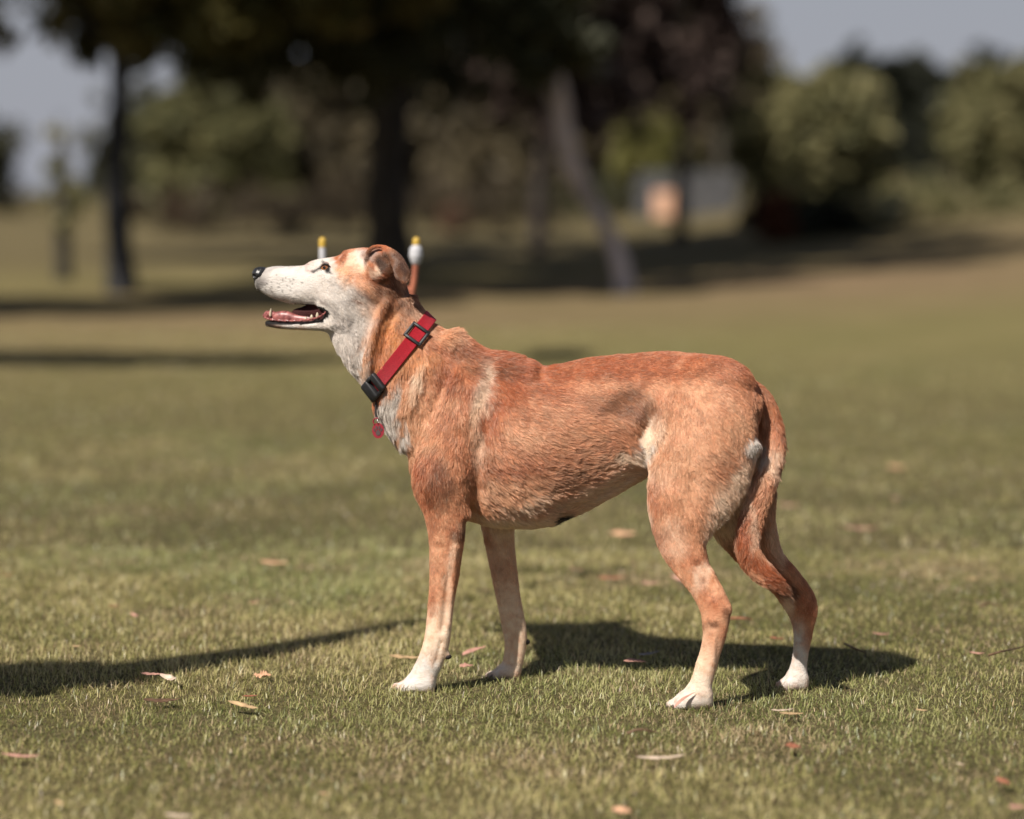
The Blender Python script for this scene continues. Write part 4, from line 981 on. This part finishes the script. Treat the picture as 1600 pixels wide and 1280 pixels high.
    # colour: hair to hair, lock to lock, and paler tips
    lock = noise(P, .0050, 60); lk2 = noise(P * np.array([.6, 1, 1.6]), .010, 61)
    lm = np.clip((col.mean(1) - .35) / .35, 0, 1) * .75
    k = (.64 + .24 * lock + .22 * lk2 + .40 * gtone) * (.86 + .26 * rng.random(n))
    k = k + (1.06 - k) * lm
    col = col * k[:, None]
    rusty = np.clip((lk2 - .55) * 2, 0, 1)[:, None] * .35
    lum = col.mean(1, keepdims=True)
    col = np.where(lum < .5, col * (1 - rusty) + col * np.array([.85, .66, .55]) * rusty, col)
    pale = (rng.random(n) < .12)[:, None]
    col = np.where(pale, col + (np.array([.75, .6, .45]) - col) * .35, col)
    cd2 = bpy.data.hair_curves.new('fur')
    cd2.add_curves([4] * n)
    cd2.attributes['position'].data.foreach_set('vector', pts.astype(np.float32).ravel())
    ra = cd2.attributes.get('radius') or cd2.attributes.new('radius', 'FLOAT', 'POINT')
    ra.data.foreach_set('value', rad.astype(np.float32).ravel())
    ca_ = cd2.attributes.new('tint', 'FLOAT_COLOR', 'CURVE')
    c4 = np.ones((n, 4), np.float32); c4[:, :3] = np.clip(col, .008, .95)
    ca_.data.foreach_set('color', c4.ravel())
    m = new_mat('dog_hair', (.5,) * 3, .42, .5)
    t = m.node_tree; b = t.nodes['Principled BSDF']; out = t.nodes['Material Output']
    at2 = t.nodes.new('ShaderNodeAttribute'); at2.attribute_name = 'tint'
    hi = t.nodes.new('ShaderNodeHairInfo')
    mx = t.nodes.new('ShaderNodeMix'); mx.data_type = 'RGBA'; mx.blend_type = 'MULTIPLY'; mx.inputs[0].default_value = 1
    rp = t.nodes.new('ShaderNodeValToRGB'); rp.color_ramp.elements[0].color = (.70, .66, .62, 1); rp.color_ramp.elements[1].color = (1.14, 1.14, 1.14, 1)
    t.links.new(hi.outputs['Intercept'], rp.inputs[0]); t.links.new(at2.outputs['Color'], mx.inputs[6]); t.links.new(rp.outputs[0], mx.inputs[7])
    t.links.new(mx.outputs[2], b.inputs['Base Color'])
    tr = t.nodes.new('ShaderNodeBsdfTranslucent'); ms = t.nodes.new('ShaderNodeMixShader'); ms.inputs[0].default_value = .22
    t.links.new(mx.outputs[2], tr.inputs[0]); t.links.new(b.outputs[0], ms.inputs[1]); t.links.new(tr.outputs[0], ms.inputs[2])
    t.links.new(ms.outputs[0], out.inputs[0])
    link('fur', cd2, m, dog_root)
make_fur(520000)

# eye ---------------------------------------------------------------------------
def sphere(c, r, seg=32, ring=20, scale=(1, 1, 1), M=None):
    V = []; F = []
    for i in range(ring + 1):
        th = np.pi * i / ring
        for j in range(seg):
            ph = 2 * np.pi * j / seg
            V.append((math.sin(th) * math.cos(ph), -math.cos(th), math.sin(th) * math.sin(ph)))
    V = np.array(V) * np.array(scale) * r
    if M is not None: V = V @ np.array(M).T
    for i in range(ring):
        for j in range(seg):
            j2 = (j + 1) % seg
            F.append((i * seg + j, (i + 1) * seg + j, (i + 1) * seg + j2, i * seg + j2))
    return V + np.array(c), F
def surf_off(u, v, side=-1):
    """lateral place of the skin at a profile point"""
    o = side * .17
    for _ in range(400):
        p = body_pt(u, v, o)
        if fsample(np.array([p[0]]), np.array([o]), np.array([p[2]]))[0] < 0: return o
        o -= side * .0006
    return o
def make_eye(side):
    o = surf_off(509, 419, side)
    er = .0096
    c = body_pt(509.5, 418.6, o - side * (er - .0026))
    # gaze a little forward of straight sideways
    d = np.array([-.26, side * 1.0, .05]); d /= np.linalg.norm(d)
    zz = np.array([0, 0, 1.0]); xx = np.cross(-d, zz); xx /= np.linalg.norm(xx); z2 = np.cross(xx, -d)
    M = np.stack([xx, -d, z2], 1)
    V, F = sphere(c, er, 40, 40, M=M)
    # colours by angle from the gaze
    cs = ((V - c) @ d) / er; ang = np.degrees(np.arccos(np.clip(cs, -1, 1)))
    col = np.where((ang < 17)[:, None], [.006, .005, .005], np.where((ang < 44)[:, None], [.30, .11, .04], np.where((ang < 50)[:, None], [.04, .02, .012], [.30, .22, .19])))
    nzv = .75 + .5 * noise((V - c) * 1.0, .0006, 3)
    col = col * nzv[:, None]
    mb = MB(); mb.add(V, F)
    em = tint_mat('eye_wet', rough=.05, spec=.6); em.node_tree.nodes['Principled BSDF'].inputs['Coat Weight'].default_value = .8
    e = mb.build('eye', em, dog_root, True, col)
    # lids: two dark arcs closing to an almond
    mb = MB()
    for k, (hgt, th) in enumerate(((4.2, .0011), (-3.6, .0009))):
        pts = []
        for t in np.linspace(0, 1, 15):
            uu = 499.5 + 20 * t
            vv = 420.0 + 2.5 * t - hgt * 2.05 * math.sin(math.pi * t) ** .9 * (1 if k == 0 else .75)
            oo = o + side * (.0006 + .0024 * math.sin(math.pi * t)) 
            pts.append(body_pt(uu, vv, oo))
        mb.tube(pts, [th * 1.0 * (.4 + .8 * math.sin(math.pi * t)) for t in np.linspace(0, 1, 15)], 8)
    mb.build('eyelid', new_mat('eyelid_skin', (.016, .012, .011), .45, .4), e)
for sd in (-1, 1): make_eye(sd)

# nose: a small implicit form of its own ------------------------------------------
def make_nose():
    h = .0007
    c = body_pt(405.5, 430)
    X, Y, Z = np.meshgrid(np.arange(-.018, .018, h), np.arange(-.018, .018, h), np.arange(-.018, .018, h), indexing='ij')
    def ell(cx, cy, cz, a, b, d):
        x, y, z = X - cx, Y - cy, Z - cz
        k0 = np.sqrt((x / a) ** 2 + (y / b) ** 2 + (z / d) ** 2); k1 = np.sqrt((x / a ** 2) ** 2 + (y / b ** 2) ** 2 + (z / d ** 2) ** 2) + 1e-9
        return k0 * (k0 - 1) / k1
    f = ell(0, 0, .001, .0098, .0125, .0088)
    f = smin(f, ell(.004, 0, .0055, .010, .0095, .0045), .004)
    f = smin(f, ell(-.002, 0, -.007, .0055, .0060, .0060), .003)
    for s in (-1, 1):
        f = -smin(-f, ell(-.0065, s * .0078, -.0008, .0048, .0032, .0024), .0012)
        f = -smin(-f, ell(-.001, s * .0125, -.0028, .0070, .0030, .0010), .0012)
    f = -smin(-f, ell(-.0105, 0, -.004, .002, .0006, .008), .0008)
    f += (noise(np.stack([X, Y, Z], -1).reshape(-1, 3), .0016, 5).reshape(X.shape) - .5) * .0007
    V, Q = surface_nets(f.astype(np.float32), -.018, -.018, -.018, h)
    V = V * 1.25 + c
    m = noise_mat('wet_nose', (.010, .010, .011), (.030, .029, .030), 400, .28, 3, .35, .55)
    link('nose', np_mesh('nose', V, Q), m, dog_root)
make_nose()

# tongue, gums, teeth --------------------------------------------------------------
def make_mouth():
    mb = MB()
    pts = []; rr = []
    for (u, v, r) in [(423, 498, .0035), (430, 496, .0060), (440, 495, .0070), (450, 495.5, .0068), (462, 498.5, .0055), (480, 500, .0055), (500, 499, .0055)]:
        pts.append(body_pt(u, v, -.0015)); rr.append(r)
    mb.tube(catmull(pts, 5), np.interp(np.linspace(0, 1, (len(pts) - 1) * 5 + 1), np.linspace(0, 1, len(rr)), rr), 16, flat=1.35)
    V = np.concatenate(mb.V)
    mb.build('tongue', noise_mat('tongue_wet', (.15, .042, .042), (.40, .14, .125), 170, .38, 5, .4, .5), dog_root)
    # gum rims running back to the corner of the lips
    g = MB()
    for side in (-1, 1):
        P = [body_pt(u, v, side * o) for (u, v, o) in [(414, 496, .004), (421, 499, .010), (440, 501, .0140), (460, 501.5, .0165), (480, 500, .0205), (497, 496, .0265), (508, 489, .031), (511, 482, .032)]]
        P = catmull(P, 6); rr = .0016 + .0006 * np.sin(np.arange(len(P)) * 1.9) 
        g.tube(P, rr, 8)
    for i in range(5):
        pass
    g.build('gum', noise_mat('gum_wet', (.12, .03, .03), (.42, .15, .135), 220, .25, 3, .3, .5), dog_root)
    fr = MB(); P = [body_pt(u, v, o) for (u, v, o) in [(412, 494, 0), (417, 492, -.003), (424, 492, -.004), (432, 493, -.003)]]
    fr.tube(P, [.002, .0042, .0045, .003], 12, flat=1.6)
    fr.build('gum', bpy.data.materials['gum_wet'], dog_root)
    tm = noise_mat('tooth_enamel', (.38, .30, .20), (.58, .50, .38), 120, .3, 3, 0, .5)
    def tooth(u, v, off, hh, r, lean=0, up=1):
        b = body_pt(u, v, off); t = MB()
        tip = b + np.array([lean * hh, 0, up * hh])
        mid = b + np.array([lean * hh * .35, 0, up * hh * .55])
        t.tube([b - np.array([0, 0, up * .002]), b, mid, tip], [r * .9, r, r * .78, r * .22], 10)
        t.build('tooth', tm, dog_root)
    for side in (-1, 1):
        tooth(422.5, 492, side * .0085, .010, .0022, .12)            # lower canines
        tooth(478, 499, side * .0150, .0042, .0024, 0); tooth(487, 497, side * .0165, .0055, .0030, 0); tooth(496, 494, side * .0175, .0058, .0030, 0)
        tooth(499, 478, side * .0180, .0055, .0030, 0, -1)
    tooth(417, 491, -.0035, .0058, .0016, -.1); tooth(417.5, 491, .0005, .0058, .0016, -.1); tooth(418, 491, .0045, .0056, .0016, -.1)
make_mouth()

# claws ---------------------------------------------------------------------------
cm = new_mat('claw_horn', (.13, .10, .085), .35, .4)
for (u, v, off) in [(612, 1079, -.075), (1043, 1106, -.088), (760, 1059, .074), (1213, 1076, .107)]:
    for i in range(4):
        mb = MB(); k = 8 if i in (0, 3) else 0
        a = body_pt(u + 2 + k, v - 3, off + (i - 1.5) * .0105); b = body_pt(u - 3 + k, v - 1, off + (i - 1.5) * .0105); c = body_pt(u - 6 + k, v + 4, off + (i - 1.5) * .0105)
        mb.tube([a, b, c], [.0026, .002, .0006], 8); mb.build('claw', cm, dog_root)
pad = noise_mat('paw_pad_skin', (.012, .010, .010), (.04, .03, .028), 200, .7)
for (u, v, off, r) in [(700, 1026, -.075, .0055), (822, 1003, .074, .0060)]:
    V, F = sphere(body_pt(u, v, off), r, 16, 10, scale=(1.1, 1.1, .8)); mb = MB(); mb.add(V, F); mb.build('carpal_pad', pad, dog_root)
wk = new_mat('whisker_hair', (.5, .47, .44), .4)
for (u, v, du, dv) in [(424, 452, -12, 10), (505, 407, -8, -12)]:
    o = surf_off(u, v); p0 = body_pt(u, v, o); p1 = body_pt(u + du * .5, v + dv * .35, o - .012); p2 = body_pt(u + du, v + dv, o - .017)
    mb = MB(); mb.tube(catmull([p0, p1, p2], 4), np.linspace(.00020, .00005, 9), 4, cap=False)
    mb.build('whisker', wk, dog_root)

# collar ----------------------------------------------------------------------------
def make_collar():
    NT = 96; NB = 7; hw = .0108
    ths = np.linspace(0, 2 * np.pi, NT, endpoint=False)
    bs = np.linspace(-hw, hw, NB)
    rad = np.zeros((NT, NB))
    for j, bb in enumerate(bs):
        for i, th in enumerate(ths):
            rr = np.arange(.02, .13, .0008)
            x = CC[0] + cb_[0] * bb + cd_[0] * rr * math.cos(th); z = CC[2] + cb_[2] * bb + cd_[2] * rr * math.cos(th); w_ = rr * math.sin(th)
            f = fsample(x, w_, z); k = np.argmax(f > 0)
            rad[i, j] = rr[k] if f[k] > 0 else .1
    for _ in range(6): rad = (np.roll(rad, 1, 0) + rad * 2 + np.roll(rad, -1, 0)) / 4
    rad = rad * .55 + rad.mean(1, keepdims=True) * .45
    def P(i, b, lift):
        th = ths[i % NT]; r = np.interp(b, bs, rad[i % NT]) + lift
        x = CC[0] + cb_[0] * b + cd_[0] * r * math.cos(th); z = CC[2] + cb_[2] * b + cd_[2] * r * math.cos(th); w_ = r * math.sin(th)
        return np.array([x, ymid(x) + w_, z])
    prof = [(-hw, .0016), (-hw, .0032), (-hw + .001, .0038)] + [(b, .0038) for b in np.linspace(-hw + .002, hw - .002, 7)] + [(hw - .001, .0038), (hw, .0032), (hw, .0016)]
    K = len(prof); V = np.array([P(i, b, l + .0012) for i in range(NT) for (b, l) in prof]); F = []
    for i in range(NT):
        for j in range(K - 1):
            F.append((i * K + j, i * K + j + 1, ((i + 1) % NT) * K + j + 1, ((i + 1) % NT) * K + j))
        F.append((i * K + K - 1, i * K, ((i + 1) % NT) * K, ((i + 1) % NT) * K + K - 1))
    me = np_mesh('collar', V, np.array(F))
    uvl = me.uv_layers.new(name='UVMap')
    for p in me.polygons:
        for li in p.loop_indices:
            vi = me.loops[li].vertex_index; i, j = divmod(vi, K)
            if p.index // K == NT - 1 and i == 0: i = NT
            uvl.data[li].uv = (i / NT, j / K)
    m = new_mat('red_webbing', (.52, .012, .022), .55, .35); t = m.node_tree; L = t.links
    uv = t.nodes.new('ShaderNodeTexCoord'); mp = t.nodes.new('ShaderNodeMapping'); mp.inputs['Scale'].default_value = (1, 1, 1)
    L.new(uv.outputs['UV'], mp.inputs[0])
    wv = t.nodes.new('ShaderNodeTexWave'); wv.inputs['Scale'].default_value = 90; wv.bands_direction = 'X'
    wv2 = t.nodes.new('ShaderNodeTexWave'); wv2.inputs['Scale'].default_value = .35; wv2.bands_direction = 'Y'
    L.new(mp.outputs[0], wv.inputs[0]); L.new(mp.outputs[0], wv2.inputs[0])
    ad = t.nodes.new('ShaderNodeMath'); ad.operation = 'ADD'; L.new(wv.outputs[1], ad.inputs[0]); L.new(wv2.outputs[1], ad.inputs[1])
    bp = t.nodes.new('ShaderNodeBump'); bp.inputs['Strength'].default_value = .8; bp.inputs['Distance'].default_value = .0008
    L.new(ad.outputs[0], bp.inputs['Height']); L.new(bp.outputs[0], t.nodes['Principled BSDF'].inputs['Normal'])
    nn = t.nodes.new('ShaderNodeTexNoise'); nn.inputs['Scale'].default_value = 90; nn.inputs['Detail'].default_value = 5
    rp = t.nodes.new('ShaderNodeValToRGB'); rp.color_ramp.elements[0].color = (.26, .006, .014, 1); rp.color_ramp.elements[1].color = (.48, .014, .028, 1); rp.color_ramp.elements[0].position = .35; rp.color_ramp.elements[1].position = .65
    L.new(nn.outputs[0], rp.inputs[0]); L.new(rp.outputs[0], t.nodes['Principled BSDF'].inputs['Base Color'])
    collar = link('collar', me, m, dog_root); collar['label'] = 'red webbing collar with black plastic fittings'
    blk = noise_mat('black_plastic', (.012, .012, .013), (.022, .022, .024), 80, .5, 2, .05, .4)
    mid = np.array([P(i, 0, .004) for i in range(NT)]); uu, vv = to_px(mid)
    near = (mid[:, 1] - ymid(mid[:, 0])) < .005
    def frame_at(u, v):
        d = (uu - u) ** 2 + (vv - v) ** 2 + 1e6 * (~near); i = int(np.argmin(d))
        T = mid[(i + 1) % NT] - mid[i - 1]; T /= np.linalg.norm(T)
        B = P(i, .006, .004) - P(i, -.006, .004); B /= np.linalg.norm(B)
        Nn_ = np.cross(T, B); Nn_ /= np.linalg.norm(Nn_)
        if Nn_ @ (mid[i] - CC - np.array([0, ymid(mid[i][0]) - CC[1], 0])) < 0: Nn_ = -Nn_
        B = np.cross(Nn_, T) 
        return mid[i], T, B, Nn_
    # slider frame near the nape
    c, T, B, Nn_ = frame_at(651, 524); M = np.stack([T, -Nn_, B], 1)
    s = MB(); c = c + Nn_ * .0022
    a, b, wbar = .0120, .0142, .0048
    s.box(c + B * b, (2 * a + wbar, .004, wbar), M, .0012); s.box(c - B * b, (2 * a + wbar, .004, wbar), M, .0012)
    s.box(c + T * a + Nn_ * .0003, (wbar, .004, 2 * b), M, .0012); s.box(c - T * a + Nn_ * .0003, (wbar, .004, 2 * b), M, .0012)
    s.build('slider', blk, collar)
    # side-release buckle at the throat: two shells with a gap showing the webbing
    c, T, B, Nn_ = frame_at(590, 601); M = np.stack([T, -Nn_, B], 1)
    if T[2] > 0: T = -T; M = np.stack([T, -Nn_, B], 1)
    k = MB(); c0 = c + Nn_ * .0045
    k.box(c0 - T * .0110, (.013, .0090, .032), M, .0030)
    k.box(c0 + T * .0150, (.020, .0110, .033), M, .0034)
    k.box(c0 + T * .0005 + B * .0138, (.012, .007, .006), M, .0018); k.box(c0 + T * .0005 - B * .0138, (.012, .007, .006), M, .0018)
    k.build('buckle', blk, collar)
    # id tag hanging under the buckle
    tc_ = body_pt(591, 673, -.040); yaw = R(14)
    fx = np.array([math.cos(yaw), math.sin(yaw) * -1, 0]); fn = np.array([-math.sin(yaw), -math.cos(yaw), 0]); fz = np.array([0, 0, 1.0])
    def disc(cen, r, th, seg=40, sc=(1, 1), rot=0):
        V = []; F4 = []; F3 = []
        for s_ in (-1, 1):
            for j in range(seg):
                a_ = 2 * np.pi * j / seg; x_, z_ = r * sc[0] * math.cos(a_), r * sc[1] * math.sin(a_)
                x_, z_ = x_ * math.cos(rot) - z_ * math.sin(rot), x_ * math.sin(rot) + z_ * math.cos(rot)
                V.append(cen + fx * x_ + fz * z_ + fn * th * s_ * .5)
        V += [cen - fn * th * .5, cen + fn * th * .5]
        for j in range(seg):
            j2 = (j + 1) % seg
            F4.append((j, j2, seg + j2, seg + j)); F3 += [(2 * seg, j2, j), (2 * seg + 1, seg + j, seg + j2)]
        return V, F4, F3
    def add_disc(mb, *a_, **k_):
        V, F4, F3 = disc(*a_, **k_); n0 = mb.n; mb.add(V, F4); mb.F3.append(np.array(F3) + n0)
    d1 = MB(); add_disc(d1, tc_, .0108, .0016, sc=(.92, 1.15))
    tg = d1.build('tag', new_mat('tag_red', (.26, .022, .035), .35, .5), collar, False); tg['label'] = 'red enamel disc with grey paw print'
    pm = new_mat('tag_grey', (.085, .060, .060), .4, .4)
    pp = MB(); f0 = tc_ + fn * .0012
    add_disc(pp, f0 + fx * .0002 - fz * .0036, .0042, .0008, sc=(.95, 1.0), seg=24); add_disc(pp, f0 + fx * .0000 - fz * .0015, .0028, .0007, sc=(.9, 1.1), seg=24)
    for (x_, z_, r_, ro) in [(-.0058, .0012, .0017, .35), (-.0024, .0048, .0019, .1), (.0022, .0050, .0019, -.1), (.0056, .0016, .0017, -.35)]:
        add_disc(pp, f0 + fx * x_ + fz * z_, r_, .0008, sc=(.85, 1.6), rot=ro, seg=16)
    pp.build('paw_print', pm, tg, False)
    rg = MB(); cr_ = tc_ + fz * .0145; A_ = np.linspace(0, 2 * np.pi, 20, endpoint=False)
    rg.tube([cr_ + fn * .0035 * math.cos(a_) + fz * .0042 * math.sin(a_) for a_ in A_], .0006, 6, closed=True)
    rg.build('split_ring', new_mat('steel', (.55, .54, .52), .25), collar); bpy.data.materials['steel'].node_tree.nodes['Principled BSDF'].inputs['Metallic'].default_value = 1
    st = MB(); top = body_pt(588, 628, -.034)
    st.tube(catmull([top, body_pt(587, 644, -.038), body_pt(589, 653, -.040), cr_ + fz * .003], 5), .0018, 8)
    lp = MB(); lc = cr_ + fz * .000 - fx * .002; lp.tube([lc + fx * .006 * math.cos(a_) + fz * .0055 * math.sin(a_) + fn * .001 for a_ in A_[4:14]], .0012, 6)
    st.build('tag_cord', new_mat('cord_black', (.02, .015, .015), .6), collar); lp.build('tag_loop', bpy.data.materials['tag_red'], collar)
make_collar()
# ------------------------------------------------------------------ forked stake behind the dog's head
Y = 4.85
xb, yb, _ = at(690, 945, Y)
st = empty('marker_stake', (float(xb), Y, 0), 'orange forked stake with two yellow-tipped white prongs behind the dog\'s head', 'stake')
orange = noise_mat('orange_plastic', (.30, .10, .06), (.40, .14, .08), 40, .5)
white = noise_mat('white_plastic', (.45, .45, .47), (.58, .58, .60), 30, .4)
yellow = noise_mat('yellow_plastic', (.48, .31, .05), (.58, .39, .08), 30, .4)
mb = MB(); mb.tube(catmull([at(690, 948, Y), at(680, 860, Y), at(664, 620, Y), at(650, 520, Y), at(643, 470, Y), at(647, 440, Y), at(650, 412, Y)], 6), .0062, 12); mb.build('stem', orange, st)
mb = MB(); mb.tube(catmull([at(645, 455, Y), at(600, 446, Y), at(540, 444, Y), at(508, 434, Y), at(504, 414, Y)], 6), .0062, 12); mb.build('arm', orange, st)
mb = MB(); mb.tube([at(504, 416, Y), at(504, 398, Y), at(504, 384, Y)], [.0068, .0068, .0066], 14); mb.build('prong', white, st)
mb = MB(); pb = catmull([at(650, 414, Y), at(650, 409, Y), at(650, 400, Y), at(650, 391, Y), at(650.5, 385, Y), at(650.5, 382, Y)], 4)
mb.tube(pb, np.interp(np.linspace(0, 1, len(pb)), [0, .15, .4, .65, .85, 1], [.006, .009, .0132, .0125, .0078, .007]), 16); mb.build('prong', white, st)
for u in (504, 650.5):
    mb = MB(); mb.tube([at(u, 386, Y), at(u, 378, Y), at(u, 373.5, Y), at(u, 371.5, Y)], [.0074, .0074, .0068, .004], 14); mb.build('tip', yellow, st)

# ------------------------------------------------------------------ fallen leaves and twigs on the grass
LC = {'peach': (.62, .36, .22), 'pink': (.50, .27, .21), 'pale': (.60, .47, .36), 'tan': (.48, .33, .18), 'rust': (.30, .12, .07), 'brown': (.13, .075, .045), 'grey': (.30, .27, .26)}
LM = {k: noise_mat('dry_leaf_' + k, tuple(c * .72 for c in v), tuple(min(.9, c * 1.15) for c in v), 60, .6, 5, .4, .25) for k, v in LC.items()}
def dry_leaf(u, v, lpx, ang, colk, label, wr=.24, z=.015, curl=.45, tilt=.0, roll=.0, crumple=.40, ondog=None):
    P = ground(u, v, z) if ondog is None else at(u, v, ondog)
    sc = float(P[1]) / FPX; L = lpx * sc
    # an angle on the picture becomes a heading on the lawn plus a little rise
    a = R(ang); fore = 5.2
    dx, dy = math.cos(a), -math.sin(a) * .55 * fore * .35
    yaw = math.atan2(dy, dx); L = L / max(.45, abs(math.cos(yaw)))
    rr = random.Random(int(u * 7 + v)); n = 14; V = []; F = []
    for i in range(n + 1):
        t = i / n; w_ = L * wr * .5 * (math.sin(math.pi * t ** .8) ** .85 * (1 - .25 * t) + .03)
        x = (t - .5) * L; bend = curl * L * .5 * ((t - .5) ** 2 * 2 - .2); side = .10 * L * math.sin(math.pi * t)
        for j, s in enumerate((-1, -.5, 0, .5, 1)):
            fold = .35 * w_ * abs(s) + crumple * w_ * rr.uniform(-.5, .5)
            V.append((x, side + s * w_, bend + fold))
    V = np.array(V); m = len(V); V2 = V.copy(); V2[:, 2] -= .0005; V = np.concatenate([V, V2])
    for i in range(n):
        for j in range(4):
            a0 = i * 5 + j; F.append((a0, a0 + 1, a0 + 6, a0 + 5)); F.append((m + a0, m + a0 + 5, m + a0 + 6, m + a0 + 1))
    for i in range(n):
        for j in (0, 4):
            a0 = i * 5 + j; F.append((a0, a0 + 5, m + a0 + 5, m + a0) if j == 0 else (a0 + 5, a0, m + a0, m + a0 + 5))
    o = link('fallen_leaf', np_mesh('fallen_leaf', V, np.array(F)), LM[colk])
    o.location = [float(c) for c in P]
    o.rotation_euler = (R(roll) + rr.uniform(-.1, .1) + .24, R(tilt) + rr.uniform(-.08, .08), yaw)
    tag(o, label, 'leaf', 'dry leaves scattered on the grass')
for a in [
    (428, 880, 46, 2, 'peach', 'flat peach leaf on the grass at the left, level with the belly\'s underside'), (474, 886, 18, -5, 'brown', 'tiny dark leaf just right of the flat peach leaf at the left'),
    (12, 898, 20, -10, 'rust', 'small rusty leaf at the left edge of the lawn'), (397, 942, 14, -20, 'peach', 'tiny peach leaf above the long ground shadow'),
    (209, 962, 14, 60, 'pink', 'tiny upright pink leaf at the left above the shadow'), (178, 947, 18, 5, 'rust', 'tiny rusty leaf left of the tiny upright pink one'),
    (238, 1054, 36, 5, 'pink', 'pink leaf at the lower edge of the left-hand shadow'), (262, 1061, 30, 62, 'pale', 'pale leaf crossing the end of the pink one at the shadow\'s edge'),
    (252, 1096, 58, -6, 'brown', 'dark curled leaf below the left-hand shadow', .30, .012, .5), (410, 1056, 28, 5, 'peach', 'crumpled peach leaf between the shadow and the front paw', .75, .012, .2, 0, 0, .8),
    (380, 1104, 52, 34, 'tan', 'slanting tan leaf left of the front paw', .2), (391, 1088, 24, -18, 'rust', 'small rusty leaf touching the slanting tan one'),
    (32, 1182, 62, 3, 'pink', 'long pink leaf at the lower left edge', .16), (634, 1028, 54, -8, 'tan', 'long tan leaf behind the nearer front paw', .25),
    (741, 1018, 38, -38, 'pink', 'pink leaf rising between the two front legs', .24, .016, .2, -12), (729, 1041, 22, -20, 'pink', 'small torn pink leaf between the front paws', .6, .012, .1, 0, 0, .5),
    (973, 835, 42, 8, 'peach', 'bright peach leaf behind the belly, left of the knee', .36), (1402, 731, 30, 2, 'peach', 'blurred peach leaf far out on the lawn to the right', .4),
    (1232, 790, 34, -3, 'pink', 'blurred pink leaf just behind the tail', .25), (1342, 826, 54, -4, 'pink', 'long pink leaf to the right of the hocks', .18), (1368, 823, 18, 5, 'brown', 'small dark leaf at the end of the long pink one'),
    (1400, 779, 16, 0, 'pink', 'tiny blurred pink leaf far right'), (992, 1034, 36, -4, 'pink', 'smooth pink leaf in the dog\'s shadow', .34, .018, .1), (1014, 1022, 36, -32, 'grey', 'grey leaf pointing up from the smooth pink one in the shadow', .2, .018),
    (1215, 998, 24, 25, 'rust', 'small rusty leaf between the hind legs'), (1376, 991, 28, -5, 'pink', 'pink leaf just above the right end of the dog\'s shadow'),
    (1527, 1021, 20, 42, 'pink', 'small pink leaf near the dark twig at the right'), (1222, 1110, 36, 2, 'pale', 'pale leaf right of the hind paw', .16), (1236, 1116, 40, -14, 'tan', 'tan leaf lying across the pale one right of the hind paw', .2),
    (1239, 1167, 24, 10, 'rust', 'round rusty leaf in the foreground right', .8), (1033, 1185, 78, 3, 'pale', 'long pale bark-like strip in the foreground', .13),
    (971, 1268, 28, 50, 'peach', 'peach leaf at the bottom edge of the picture', .5), (1567, 1222, 18, 60, 'rust', 'upright rusty leaf in the lower right corner', .3),
    (902, 890, 20, 40, 'pink', 'small pink leaf seen between front and hind legs'), (956, 904, 44, 4, 'rust', 'rusty leaf behind the dog between its legs', .2), (1016, 912, 30, -8, 'pink', 'pink leaf just left of the lower thigh'), (1062, 906, 24, 60, 'pink', 'pink leaf touching the front of the hind leg'),
    (756, 923, 30, 6, 'brown', 'dark leaf just left of the far foreleg', .25), (280, 1276, 46, 0, 'pale', 'pale leaf cut by the bottom edge'), (1500, 1194, 12, 30, 'pale', 'tiny pale scrap in the foreground right'),
    (1590, 1262, 30, -20, 'pink', 'pink leaf in the bottom right corner', .4), (92, 1256, 18, 60, 'tan', 'tan leaf in the bottom left corner'), (1520, 905, 26, -8, 'tan', 'tan leaf right of the dog\'s hocks near the edge', .25), (505, 1240, 16, 20, 'peach', 'tiny peach leaf at the bottom left of centre'),
    (640, 905, 16, 10, 'tan', 'tiny tan leaf left of the nearer foreleg'), (120, 1010, 16, 20, 'tan', 'tiny tan leaf above the left-hand shadow'), (1440, 1110, 18, 15, 'tan', 'tiny tan leaf below the shadow\'s right tip'),
]:
    dry_leaf(*a)
dry_leaf(1070, 1094, 40, -33, 'pink', 'narrow pink leaf leaning on the nearer hind paw', .14, .02, .1, -30, 0, 0, 3.852)
def twig(pts, r, colk, label):
    P = [ground(u, v, z) for (u, v, z) in pts]; mb = MB()
    mb.tube(catmull(P, 5), np.linspace(r, r * .5, (len(P) - 1) * 5 + 1), 7)
    o = mb.build('twig', LM[colk]); tag(o, label, 'twig', 'twigs lying on the grass')
twig([(1545, 1024, .022), (1565, 1018, .03), (1585, 1014, .024), (1606, 1008, .022)], .0022, 'brown', 'dark forked-looking twig at the right edge of the lawn')
twig([(980, 1146, .022), (1000, 1140, .028), (1028, 1145, .022)], .0022, 'brown', 'brown twig in the foreground below the dog')
twig([(1140, 966, .022), (1160, 966, .026), (1175, 968, .022)], .0024, 'rust', 'rusty twig behind the nearer hock')
twig([(1320, 1006, .025), (1335, 1013, .03), (1352, 1020, .02)], .0022, 'brown', 'dark twig at the right end of the dog\'s shadow')
twig([(1530, 948, .022), (1545, 943, .026), (1560, 946, .022)], .0022, 'brown', 'dark twig far right beyond the dog\'s shadow')
